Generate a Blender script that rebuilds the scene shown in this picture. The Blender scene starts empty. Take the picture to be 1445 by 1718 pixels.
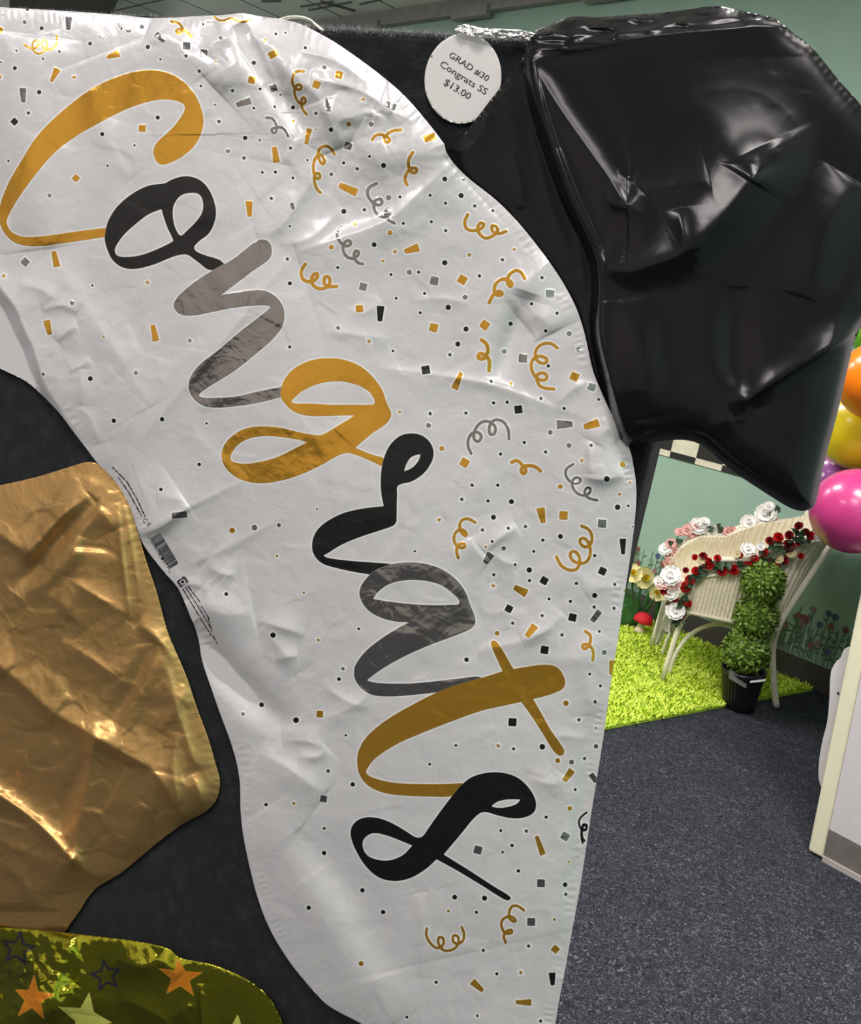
import bpy, bmesh, math, random
import numpy as np
from mathutils import Vector, Matrix
random.seed(7)
rng = np.random.default_rng(11)
SC = bpy.context.scene
COL = SC.collection

# ------------------------------------------------------------------ camera
F, W, H = 1500.0, 1445, 1718
PITCH, ROLL = math.radians(12.3), math.radians(10.5)
EYE = np.array([0.0, 0.0, 1.45])
_r0 = np.array([1.0, 0, 0]); FWD = np.array([0, math.cos(PITCH), -math.sin(PITCH)]); _u0 = np.array([0, math.sin(PITCH), math.cos(PITCH)])
RT = math.cos(ROLL)*_r0 + math.sin(ROLL)*_u0
UP = -math.sin(ROLL)*_r0 + math.cos(ROLL)*_u0
cam = bpy.data.cameras.new('camera'); camo = bpy.data.objects.new('camera', cam); COL.objects.link(camo)
cam.sensor_fit = 'HORIZONTAL'; cam.sensor_width = 36.0; cam.lens = 36.0*F/W
cam.clip_start = 0.02
m = Matrix.Identity(4)
for i in range(3):
    m[i][0] = RT[i]; m[i][1] = UP[i]; m[i][2] = -FWD[i]; m[i][3] = EYE[i]
camo.matrix_world = m
SC.camera = camo
SC.view_settings.view_transform = 'Standard'; SC.view_settings.look = 'None'
SC.view_settings.gamma = 1.0; SC.view_settings.use_curve_mapping = False
SC.view_settings.exposure = 0.0

def rays(xy):
    xy = np.asarray(xy, float)
    d = FWD*F + RT*(xy[..., 0:1]-W/2) - UP*(xy[..., 1:2]-H/2)
    return d/np.linalg.norm(d, axis=-1, keepdims=True)
def onplane(xy, p, n, off=0.0):
    d = rays(xy); p = np.asarray(p, float); n = np.asarray(n, float)
    t = (np.dot(p-EYE, n)+off)/(d@n)
    return EYE + d*np.asarray(t)[..., None]
def onfloor(x, y, z=0.0): return onplane((x, y), (0, 0, z), (0, 0, 1.0))

# the display board's front plane (0.8 m away, turned 22 degrees)
BN = np.array([-.384, -.923, 0]); BN /= np.linalg.norm(BN); BS = np.array([-BN[1], BN[0], 0])
BC = EYE + rays((722, 859))*0.8
def lift(xy, mm):                       # a point on the board's plane, mm millimetres in front of it
    return onplane(xy, BC, BN, np.asarray(mm)/1000.0)

# ------------------------------------------------------------------ object helpers
def tag(o, label, cat, group=None, kind=None):
    if label: o['label'] = label
    if cat: o['category'] = cat
    if group: o['group'] = group
    if kind: o['kind'] = kind
    return o
def empty(name, loc, label, cat, group=None):
    o = bpy.data.objects.new(name, None); COL.objects.link(o); o.location = Vector(loc); o.empty_display_size = .05
    return tag(o, label, cat, group)
def link(name, me, mats, parent=None, smooth=True):
    o = bpy.data.objects.new(name, me); COL.objects.link(o)
    for mt in (mats if isinstance(mats, (list, tuple)) else [mats]): me.materials.append(mt)
    if smooth: me.polygons.foreach_set('use_smooth', [True]*len(me.polygons))
    if parent is not None:
        o.parent = parent; o.matrix_parent_inverse = Matrix.Translation(-parent.location)
    return o
class MB:
    """collects world-space shapes, links them as one mesh"""
    def __init__(s): s.v = []; s.f = []; s.mi = []
    def add(s, vs, fs, mi=0):
        n = len(s.v); s.v += [tuple(map(float, v)) for v in vs]
        s.f += [tuple(n+i for i in f) for f in fs]; s.mi += [mi]*len(fs)
    def box(s, c, ax, ay, az, mi=0):
        c, ax, ay, az = [np.array(q, float) for q in (c, ax, ay, az)]
        vs = [c+i*ax+j*ay+k*az for k in (-1, 1) for j in (-1, 1) for i in (-1, 1)]
        s.add(vs, [(0, 2, 3, 1), (4, 5, 7, 6), (0, 1, 5, 4), (2, 6, 7, 3), (0, 4, 6, 2), (1, 3, 7, 5)], mi)
    def tube(s, pts, r, n=10, mi=0, cap=True):
        pts = [np.array(p, float) for p in pts]; k = len(pts); vs = []; fs = []
        up = np.array([.31, .17, .93])
        for i, p in enumerate(pts):
            t = pts[min(i+1, k-1)]-pts[max(i-1, 0)]; t = t/(np.linalg.norm(t)+1e-12)
            a = np.cross(t, up); a /= np.linalg.norm(a)+1e-12; b = np.cross(t, a)
            rr = r(i/(k-1)) if callable(r) else r
            for j in range(n):
                q = 2*math.pi*j/n; vs.append(p+rr*(math.cos(q)*a+math.sin(q)*b))
        for i in range(k-1):
            for j in range(n):
                fs.append((i*n+j, i*n+(j+1) % n, (i+1)*n+(j+1) % n, (i+1)*n+j))
        if cap: fs.append(tuple(range(n))[::-1]); fs.append(tuple(range((k-1)*n, k*n)))
        s.add(vs, fs, mi)
    def lathe(s, prof, c, n=32, mi=0, axis=(0, 0, 1), rib=None):
        c = np.array(c, float); z = np.array(axis, float); z /= np.linalg.norm(z)
        a = np.cross(z, (0, 1, 0.001)); a /= np.linalg.norm(a); b = np.cross(z, a); vs = []; fs = []
        for i, (r, h) in enumerate(prof):
            for j in range(n):
                q = 2*math.pi*j/n; rr = r*(1+(rib(j) if rib else 0)); vs.append(c+z*h+rr*(math.cos(q)*a+math.sin(q)*b))
        for i in range(len(prof)-1):
            for j in range(n): fs.append((i*n+j, i*n+(j+1) % n, (i+1)*n+(j+1) % n, (i+1)*n+j))
        fs.append(tuple(range(n))[::-1]); fs.append(tuple(range((len(prof)-1)*n, len(prof)*n)))
        s.add(vs, fs, mi)
    def grid(s, P, mi=0, closeu=False):        # P[i][j] points
        nu, nv = len(P), len(P[0]); vs = [p for row in P for p in row]; fs = []
        for i in range(nu if closeu else nu-1):
            for j in range(nv-1):
                i2 = (i+1) % nu; fs.append((i*nv+j, i*nv+j+1, i2*nv+j+1, i2*nv+j))
        s.add(vs, fs, mi)
    def build(s, name, mats, parent=None, smooth=True, fix=False):
        me = bpy.data.meshes.new(name); me.from_pydata(s.v, [], s.f); me.update()
        if any(s.mi): me.polygons.foreach_set('material_index', s.mi)
        if fix:
            bm = bmesh.new(); bm.from_mesh(me); bmesh.ops.recalc_face_normals(bm, faces=bm.faces); bm.to_mesh(me); bm.free()
        return link(name, me, mats, parent, smooth)
def bevel(o, w, seg=2):
    b = o.modifiers.new('bevel', 'BEVEL'); b.width = w; b.segments = seg; b.limit_method = 'ANGLE'; b.harden_normals = False
def structure(o): o['kind'] = 'structure'; return o

# ------------------------------------------------------------------ material helpers
class NT:
    def __init__(s, name):
        s.m = bpy.data.materials.new(name); s.m.use_nodes = True; s.t = s.m.node_tree; s.p = s.t.nodes['Principled BSDF']; s.out = s.t.nodes['Material Output']
    def n(s, typ, **kw):
        o = s.t.nodes.new(typ)
        for k, v in kw.items(): setattr(o, k, v)
        return o
    def l(s, a, b): s.t.links.new(a, b)
    def coords(s): return s.n('ShaderNodeTexCoord').outputs['Object']
    def noise(s, scale, detail=3, rough=.5, vec=None, dist=0.0):
        o = s.n('ShaderNodeTexNoise'); o.inputs['Scale'].default_value = scale; o.inputs['Detail'].default_value = detail
        o.inputs['Roughness'].default_value = rough; o.inputs['Distortion'].default_value = dist
        s.l(vec or s.coords(), o.inputs['Vector']); return o.outputs['Fac']
    def ramp(s, fac, stops):
        o = s.n('ShaderNodeValToRGB'); e = o.color_ramp.elements
        while len(e) < len(stops): e.new(.5)
        for i, (p, c) in enumerate(stops): e[i].position = p; e[i].color = (*c, 1)
        s.l(fac, o.inputs['Fac']); return o.outputs['Color']
    def bump(s, h, strength, dist=.01):
        o = s.n('ShaderNodeBump'); o.inputs['Strength'].default_value = strength; o.inputs['Distance'].default_value = dist
        s.l(h, o.inputs['Height']); s.l(o.outputs['Normal'], s.p.inputs['Normal']); return o
    def math(s, op, a, b=None, c=None):
        o = s.n('ShaderNodeMath', operation=op)
        for i, q in enumerate((a, b, c)):
            if q is None: continue
            if isinstance(q, (int, float)): o.inputs[i].default_value = q
            else: s.l(q, o.inputs[i])
        return o.outputs[0]
    def mix(s, fac, a, b):
        o = s.n('ShaderNodeMix', data_type='RGBA')
        for k, q in ((0, fac), (6, a), (7, b)):
            if isinstance(q, (int, float)): o.inputs[k].default_value = q
            elif isinstance(q, tuple): o.inputs[k].default_value = (*q, 1)
            else: s.l(q, o.inputs[k])
        return o.outputs[2]
    def set(s, **kw):
        for k, v in kw.items():
            k = {'base': 'Base Color', 'rough': 'Roughness', 'metal': 'Metallic', 'spec': 'Specular IOR Level', 'coat': 'Coat Weight', 'coatr': 'Coat Roughness',
                 'sheen': 'Sheen Weight', 'sheenr': 'Sheen Roughness', 'sub': 'Subsurface Weight', 'trans': 'Transmission Weight', 'alpha': 'Alpha'}[k]
            i = s.p.inputs[k]
            if isinstance(v, tuple): i.default_value = (*v, 1)
            elif isinstance(v, (int, float)): i.default_value = v
            else: s.l(v, i)
        return s
def hexc(r, g, b):                       # sRGB 0-255 -> linear
    f = lambda c: c/12.92 if c <= .04045 else ((c+.055)/1.055)**2.4
    return tuple(f(q/255) for q in (r, g, b))
def simple(name, rgb, rough=.5, var=.12, scale=25, **kw):
    t = NT(name); n = t.noise(scale, 4)
    t.set(base=t.ramp(n, [(.3, tuple(c*(1-var) for c in rgb)), (.7, tuple(min(1, c*(1+var)) for c in rgb))]), rough=rough, **kw)
    return t
# ------------------------------------------------------------------ foil sheets
def smooth_ring(pts, sub=5, closed=True):
    """Catmull-Rom through pts; a point written twice in a row is a sharp corner"""
    P = []; sharp = []
    for p in pts:
        if P and P[-1] == tuple(p): sharp[-1] = True
        else: P.append(tuple(p)); sharp.append(False)
    P = np.array(P, float); n = len(P); out = []
    for i in range(n if closed else n-1):
        p1, p2 = P[i], P[(i+1) % n]
        p0 = P[(i-1) % n] if closed else P[max(i-1, 0)]; p3 = P[(i+2) % n] if closed else P[min(i+2, n-1)]
        l = np.linalg.norm(p2-p1)
        m1 = (p2-p0); m2 = (p3-p1)
        m1 = m1/(np.linalg.norm(m1)+1e-9)*l; m2 = m2/(np.linalg.norm(m2)+1e-9)*l
        if sharp[i]: m1 = (p2-p1)
        if sharp[(i+1) % n]: m2 = (p2-p1)
        for k in range(sub):
            t = k/sub; a = 2*t**3-3*t*t+1; b = t**3-2*t*t+t; c = -2*t**3+3*t*t; d = t**3-t*t
            out.append(a*p1+b*m1+c*p2+d*m2)
    if not closed: out.append(P[-1])
    return np.array(out)
def seg_dist(X, Y, P, closed=False):
    """distance to a polyline, signed side (right of travel > 0), arc length at the foot"""
    n = len(P); D = np.full(X.shape, 1e9); S = np.ones(X.shape); A = np.zeros(X.shape); acc = 0.0   # S: sine of the side angle, +-1 beside a segment
    for i in range(n if closed else n-1):
        a = P[i]; b = P[(i+1) % n]; dx, dy = b-a; L2 = dx*dx+dy*dy+1e-12
        rx = X-a[0]; ry = Y-a[1]; t = np.clip((rx*dx+ry*dy)/L2, 0, 1)
        d = (rx-t*dx)**2+(ry-t*dy)**2; k = d < D-1e-9
        D[k] = d[k]; S[k] = ((dx*ry-dy*rx)/np.sqrt(L2*(d+1e-9+((1-(t>0)*(t<1))*0)))).clip(-1, 1)[k]; A[k] = acc+t[k]*math.sqrt(L2); acc += math.sqrt(L2)
    return np.sqrt(D), S, A, acc
def inside(X, Y, P):
    r = np.zeros(X.shape, bool); n = len(P)
    for i in range(n):
        (x1, y1), (x2, y2) = P[i], P[(i+1) % n]
        if y1 == y2: continue
        c = (y1 > Y) != (y2 > Y); r ^= c & (X < (x2-x1)*(Y-y1)/(y2-y1)+x1)
    return r
def sdf_rings(X, Y, rings):
    ins = np.zeros(X.shape, bool); D = np.full(X.shape, 1e9)
    for R in rings:
        ins ^= inside(X, Y, R); D = np.minimum(D, seg_dist(X, Y, R, True)[0])
    return np.where(ins, -D, D)
def crumple(X, Y, scale, seed, k=5.0, aniso=(1, 1), ang=0.0):
    """tilted facets meeting in creases, about -1..1"""
    r = np.random.default_rng(seed); N = 64
    jx, jy, gx, gy, o = [r.random((N, N)) for _ in range(5)]
    ca, sa = math.cos(ang), math.sin(ang)
    U = (X*ca+Y*sa)/scale/aniso[0]; V = (-X*sa+Y*ca)/scale/aniso[1]
    iu = np.floor(U).astype(int); iv = np.floor(V).astype(int); num = np.zeros(X.shape); den = np.zeros(X.shape)
    for a in (-1, 0, 1):
        for b in (-1, 0, 1):
            cu, cv = (iu+a), (iv+b); q = (cu % N, cv % N)
            du = U-(cu+jx[q]); dv = V-(cv+jy[q]); w = np.exp(-k*(du*du+dv*dv))
            num += w*((gx[q]-.5)*2*du+(gy[q]-.5)*2*dv+(o[q]-.5)); den += w
    return num/(den+1e-9)
def features(X, Y, feats):
    h = np.zeros(X.shape)
    for f in feats:
        kind, amp, pts, wl, wr = f[:5]; taper = f[5] if len(f) > 5 else 'b'
        P = smooth_ring(pts, 4, False) if len(pts) > 2 else np.array(pts, float)
        ext = max(wl, wr)*4.5
        x0, y0 = P.min(0)-ext; x1, y1 = P.max(0)+ext
        M = (X > x0) & (X < x1) & (Y > y0) & (Y < y1)
        if not M.any(): continue
        d, s, a, L = seg_dist(X[M], Y[M], P)
        w = wl+(wr-wl)*(.5+.5*s); u = d/w
        g = np.exp(-u*u) if kind == 'soft' else (np.exp(-u*(u/(u+.35))) if kind == 'ridge' else np.exp(-u))
        g = np.clip((g-.018)/.982, 0, 1); g = g*np.clip((4.5-u)/1.5, 0, 1); t = a/L
        if taper == 'b': tp = np.clip(np.sin(np.pi*t), 0, 1)**.6
        elif taper == 'e': tp = np.cos(np.pi*t/2)**.7
        elif taper == 's': tp = np.sin(np.pi*t/2)**.7
        else: tp = 1.0
        h[M] += amp*g*tp
    return h
class Sheet:
    def __init__(s, outline, height, step):
        s.out = smooth_ring(outline, 5); s.step = step
        (x0, y0), (x1, y1) = s.out.min(0)-2*step, s.out.max(0)+2*step
        s.x0, s.y0 = x0, y0; s.nx = int((x1-x0)/step)+1; s.ny = int((y1-y0)/step)+1
        X, Y = np.meshgrid(x0+np.arange(s.nx)*step, y0+np.arange(s.ny)*step)
        D, S, A, L = seg_dist(X, Y, s.out, True); ins = inside(X, Y, s.out)
        s.sd = np.where(ins, -D, D); s.arc = A
        gy, gx = np.gradient(s.sd, step); near = (np.abs(s.sd) < .8*step)
        s.X = np.where(near, X-s.sd*gx, X); s.Y = np.where(near, Y-s.sd*gy, Y)
        s.keep = (s.sd < .8*step)
        s.h = height(s.X, s.Y, np.maximum(-s.sd, 0), s.arc)
    def sample(s, xy):
        xy = np.asarray(xy, float); u = np.clip((xy[..., 0]-s.x0)/s.step, 0, s.nx-1.01); v = np.clip((xy[..., 1]-s.y0)/s.step, 0, s.ny-1.01)
        i = u.astype(int); j = v.astype(int); a = u-i; b = v-j; h = s.h
        return h[j, i]*(1-a)*(1-b)+h[j, i+1]*a*(1-b)+h[j+1, i]*(1-a)*b+h[j+1, i+1]*a*b
    def build(s, name, mats, parent, attrs=None, extra=None):
        idx = -np.ones(s.X.shape, int); k = s.keep
        q = k[:-1, :-1] & k[1:, :-1] & k[:-1, 1:] & k[1:, 1:]
        c = (s.sd[:-1, :-1]+s.sd[1:, :-1]+s.sd[:-1, 1:]+s.sd[1:, 1:])/4; q &= c < .25*s.step
        used = np.zeros(s.X.shape, bool)
        for a, b in ((0, 0), (1, 0), (0, 1), (1, 1)): used[a:a+q.shape[0], b:b+q.shape[1]] |= q
        idx[used] = np.arange(used.sum())
        V = lift(np.stack([s.X[used], s.Y[used]], -1), s.h[used])
        Q = np.stack([idx[:-1, :-1][q], idx[1:, :-1][q], idx[1:, 1:][q], idx[:-1, 1:][q]], -1)
        n0 = len(V); loops = Q.reshape(-1); starts = np.arange(len(Q))*4; tot = np.full(len(Q), 4); mi = np.zeros(len(Q), int)
        if extra:
            EV, EF = extra; V = np.vstack([V, EV]); lo = []; st = []; to = []
            p = len(loops)
            for f in EF: st.append(p); to.append(len(f)); lo += [n0+i for i in f]; p += len(f)
            loops = np.concatenate([loops, lo]); starts = np.concatenate([starts, st]); tot = np.concatenate([tot, to]); mi = np.concatenate([mi, np.ones(len(EF), int)])
        me = bpy.data.meshes.new(name); me.vertices.add(len(V)); me.vertices.foreach_set('co', V.astype(np.float32).ravel())
        me.loops.add(len(loops)); me.loops.foreach_set('vertex_index', loops.astype(np.int32))
        me.polygons.add(len(starts)); me.polygons.foreach_set('loop_start', starts.astype(np.int32)); me.polygons.foreach_set('loop_total', tot.astype(np.int32))
        me.polygons.foreach_set('material_index', mi.astype(np.int32)); me.update(calc_edges=True)
        for an, arr in (attrs or {}).items():
            at = me.attributes.new(an, 'FLOAT', 'POINT'); v = np.full(len(V), 9.0, np.float32); v[:n0] = arr[used]; at.data.foreach_set('value', v)
        return link(name, me, mats, parent)
    def back(s, name, mats, parent, gap=2.5, step=9):
        b = object.__new__(Sheet); b.__dict__.update(s.__dict__)
        t = Sheet(list(map(tuple, s.out[::4])), lambda X, Y, e, a: np.zeros(X.shape), step)
        t.h = s.sample(np.stack([t.X, t.Y], -1)) - gap*np.clip(np.maximum(-t.sd, 0)/18, 0.12, 1)
        return t.build(name, mats, parent)
def text_mesh(body):
    cu = bpy.data.curves.new('t', 'FONT'); cu.body = body; cu.align_x = 'CENTER'; cu.align_y = 'CENTER'; cu.resolution_u = 3
    o = bpy.data.objects.new('t', cu); COL.objects.link(o); bpy.context.view_layer.update()
    me = o.evaluated_get(bpy.context.evaluated_depsgraph_get()).to_mesh()
    v = np.array([q.co[:2] for q in me.vertices]); f = [tuple(p.vertices) for p in me.polygons]
    o.to_mesh_clear(); bpy.data.objects.remove(o); bpy.data.curves.remove(cu); return v, f
class Ink:                                # small print laid on a sheet, in the sheet's own flat coordinates
    def __init__(s): s.v = []; s.f = []
    def poly(s, pts): n = len(s.v); s.v += [tuple(p) for p in pts]; s.f.append(tuple(range(n, n+len(pts))))
    def line(s, a, b, w):
        a = np.array(a, float); b = np.array(b, float); d = (b-a)/np.linalg.norm(b-a); p = np.array([-d[1], d[0]])*w/2
        n = max(1, int(np.linalg.norm(b-a)/6))
        for i in range(n):
            q0 = a+(b-a)*i/n; q1 = a+(b-a)*(i+1)/n; s.poly([q0-p, q1-p, q1+p, q0+p])
    def words(s, a, b, w, seed):
        r = random.Random(seed); a = np.array(a, float); b = np.array(b, float); L = np.linalg.norm(b-a); d = (b-a)/L; t = 0
        while t < L-2:
            k = min(L-t, r.uniform(4, 12)); s.line(a+d*t, a+d*(t+k), w*r.uniform(.75, 1.1)); t += k+r.uniform(1.0, 2.0)
    def text(s, body, c, length, ang, height=None):
        v, f = text_mesh(body); v = v-(v.min(0)+v.max(0))/2; ext = v.max(0)-v.min(0)
        sx = length/ext[0]; sy = (height/ext[1]) if height else sx; a = math.radians(ang)
        x = v[:, 0]*sx; y = -v[:, 1]*sy; n = len(s.v)
        s.v += [(c[0]+p*math.cos(a)-q*math.sin(a), c[1]+p*math.sin(a)+q*math.cos(a)) for p, q in zip(x, y)]
        s.f += [tuple(n+i for i in q) for q in f]
    def lifted(s, hfun, up=.25):
        V = np.array(s.v, float); P = lift(V, hfun(V)+up)
        fs = []
        for f in s.f:                      # make every face look out from the board
            a, b, c = P[f[0]], P[f[1]], P[f[2]]; nn = np.cross(b-a, c-a)
            fs.append(f if nn@BN >= 0 else f[::-1])
        return P, fs
# ------------------------------------------------------------------ the white balloon's print
# letters as closed rings, one colour each, later ones printed over earlier ones: (colour, x offset, y offset, scale, rings)
def ring(s):
    q = [float(v) for v in s.replace(',', ' ').split()]; return [(q[i], q[i+1]) for i in range(0, len(q), 2)]
LETTERS = [
 ('y', 0, 0, 2.89, ["745,722 762,690 810,645 850,605 885,555 897,520 880,498 830,484 760,485 650,515 560,555 480,597 370,660 260,745 170,850 90,960 42,1045 33,1080 55,1122 110,1147 200,1146 350,1125 530,1102 530,1102 530,1146 530,1146 300,1180 180,1194 80,1180 22,1130 -5,1060 3,985 45,880 100,785 180,660 300,540 430,440 560,375 690,341 790,345 870,380 940,450 980,540 985,610 955,690 890,755 800,798 765,790 745,750"]),
 ('k', 0, 0, 2.89, ["510,1130 525,1070 570,1000 640,940 720,900 800,888 830,872 880,856 930,857 980,880 1020,930 1045,1000 1045,1060 1015,1130 960,1175 942,1205 975,1230 1090,1282 1020,1310 965,1275 910,1236 880,1235 840,1245 740,1285 650,1305 590,1295 545,1260 520,1210 508,1165",
   "557,1215 565,1190 600,1140 660,1085 720,1040 783,1014 783,1014 793,1050 810,1100 840,1165 835,1172 780,1200 700,1232 630,1245 570,1240", "838,1030 845,990 875,950 920,936 965,942 984,980 980,1030 950,1075 905,1120 878,1142 860,1125 843,1080"]),
 ('g', 0, 400, 2.89, ["1280,5 1310,25 1318,70 1300,105 1230,155 1150,215 1070,275 1070,275 1130,263 1200,253 1270,250 1330,275 1370,325 1380,380 1362,440 1310,500 1240,560 1140,640 1060,690 990,735 965,760 985,770 1030,773 1150,765 1260,740 1390,714 1390,714 1390,762 1390,762 1250,797 1130,815 1040,820 980,808 935,770 915,725 925,670 970,610 1060,540 1160,455 1250,385 1310,335 1300,325 1230,325 1120,338 1020,358 930,374 870,365 843,330 850,300 885,260 960,200 1040,150 1130,100 1200,45 1240,15"]),
 ('y', 400, 400, 2.89, ["205,740 220,690 265,635 340,595 430,580 520,590 600,625 660,680 700,740 720,800 740,840 738,870 710,905 650,945 567,1015 567,1015 640,1045 735,1080 720,1110 640,1078 570,1050 525,1040 480,1055 400,1100 300,1146 200,1176 104,1187 14,1170 -46,1130 -76,1085 -81,1045 -70,1005 -36,963 24,925 104,911 200,917 300,940 390,954 420,945 480,910 565,857 565,857 450,860 340,860 270,840 225,800 205,765",
   "260,795 275,770 320,735 400,702 490,693 570,708 630,740 657,775 660,800 640,806 560,806 450,806 350,800", "-38,1070 -31,1040 -1,1000 54,970 134,958 224,965 300,978 333,988 333,988 280,1015 200,1055 120,1080 40,1092 -20,1085"]),
 ('k', 0, 0, 1, ["689,727 708,730.5 722,742.5 728,760 723.5,777 711,794.5 690.7,808 668,815 666.5,829 665.7,870.6 665.4,875 660,882 638,890 604.5,901 574,913.7 549,929 543.6,932.5 557,937 590.6,941 632,944 668,947 668,947 640,966 618,963.5 590.6,959 560,952 541,945.5 528,933 523.7,919 525.6,902.6 535,886 554.7,871 579.6,859.7 610,853 644,849 644,849 640.5,832.5 638.7,808 642,777 652.6,749.5 670,732",
   "678,791 678,791 682,779 690.6,766.8 705.5,762 705.5,762 702.7,772 692.4,784"]),
 ('g', 550, 850, 2.726, ["145,390 160,350 205,300 270,270 340,256 430,258 520,285 590,335 630,390 652,450 674,505 672,540 648,562 560,598 450,640 340,690 240,748 178,795 178,795 230,806 380,808 480,799 600,786 690,777 740,795 740,795 600,832 490,850 380,862 290,868 210,862 165,840 130,800 120,760 130,718 180,655 250,600 320,556 372,529 372,529 310,525 250,510 190,478 155,432",
   "207,422 207,422 230,390 280,355 350,337 430,337 510,355 570,395 602,440 560,448 480,450 380,445 290,435"]),
 ('y', 550, 850, 2.726, ["1000,722 1050,735 1080,775 1086,815 1065,840 1000,865 940,880 940,880 975,940 1020,1020 1075,1100 1083,1125 1065,1140 1035,1120 985,1040 930,955 885,893 885,893 830,905 700,935 560,985 420,1040 310,1090 220,1150 180,1200 178,1220 210,1240 300,1262 420,1268 530,1268 650,1262 650,1262 580,1320 480,1326 360,1322 260,1310 190,1280 150,1235 135,1180 140,1120 180,1050 270,975 380,910 520,840 640,800 720,778 800,752 800,752 775,700 750,640 748,618 765,613 790,640 820,690 850,742 850,742 920,730"]),
 ('k', 380, 1250, 2.3306, ["890,190 920,155 960,125 1020,108 1080,108 1140,128 1185,170 1210,220 1205,260 1170,282 1120,287 1060,275 1005,262 970,285 920,345 850,428 850,428 950,490 1050,555 1112,595 1105,607 1085,603 1000,550 900,490 822,447 822,447 780,485 720,520 660,532 600,520 550,480 510,420 487,360 490,320 520,290 570,282 630,297 700,335 740,360 765,358 790,325 840,255",
   "1035,240 1035,240 1060,222 1100,213 1150,213 1150,213 1135,230 1095,243 1060,245", "533,395 540,365 575,345 630,355 690,378 727,393 727,393 690,430 640,450 590,448 550,430"]),
]
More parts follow.
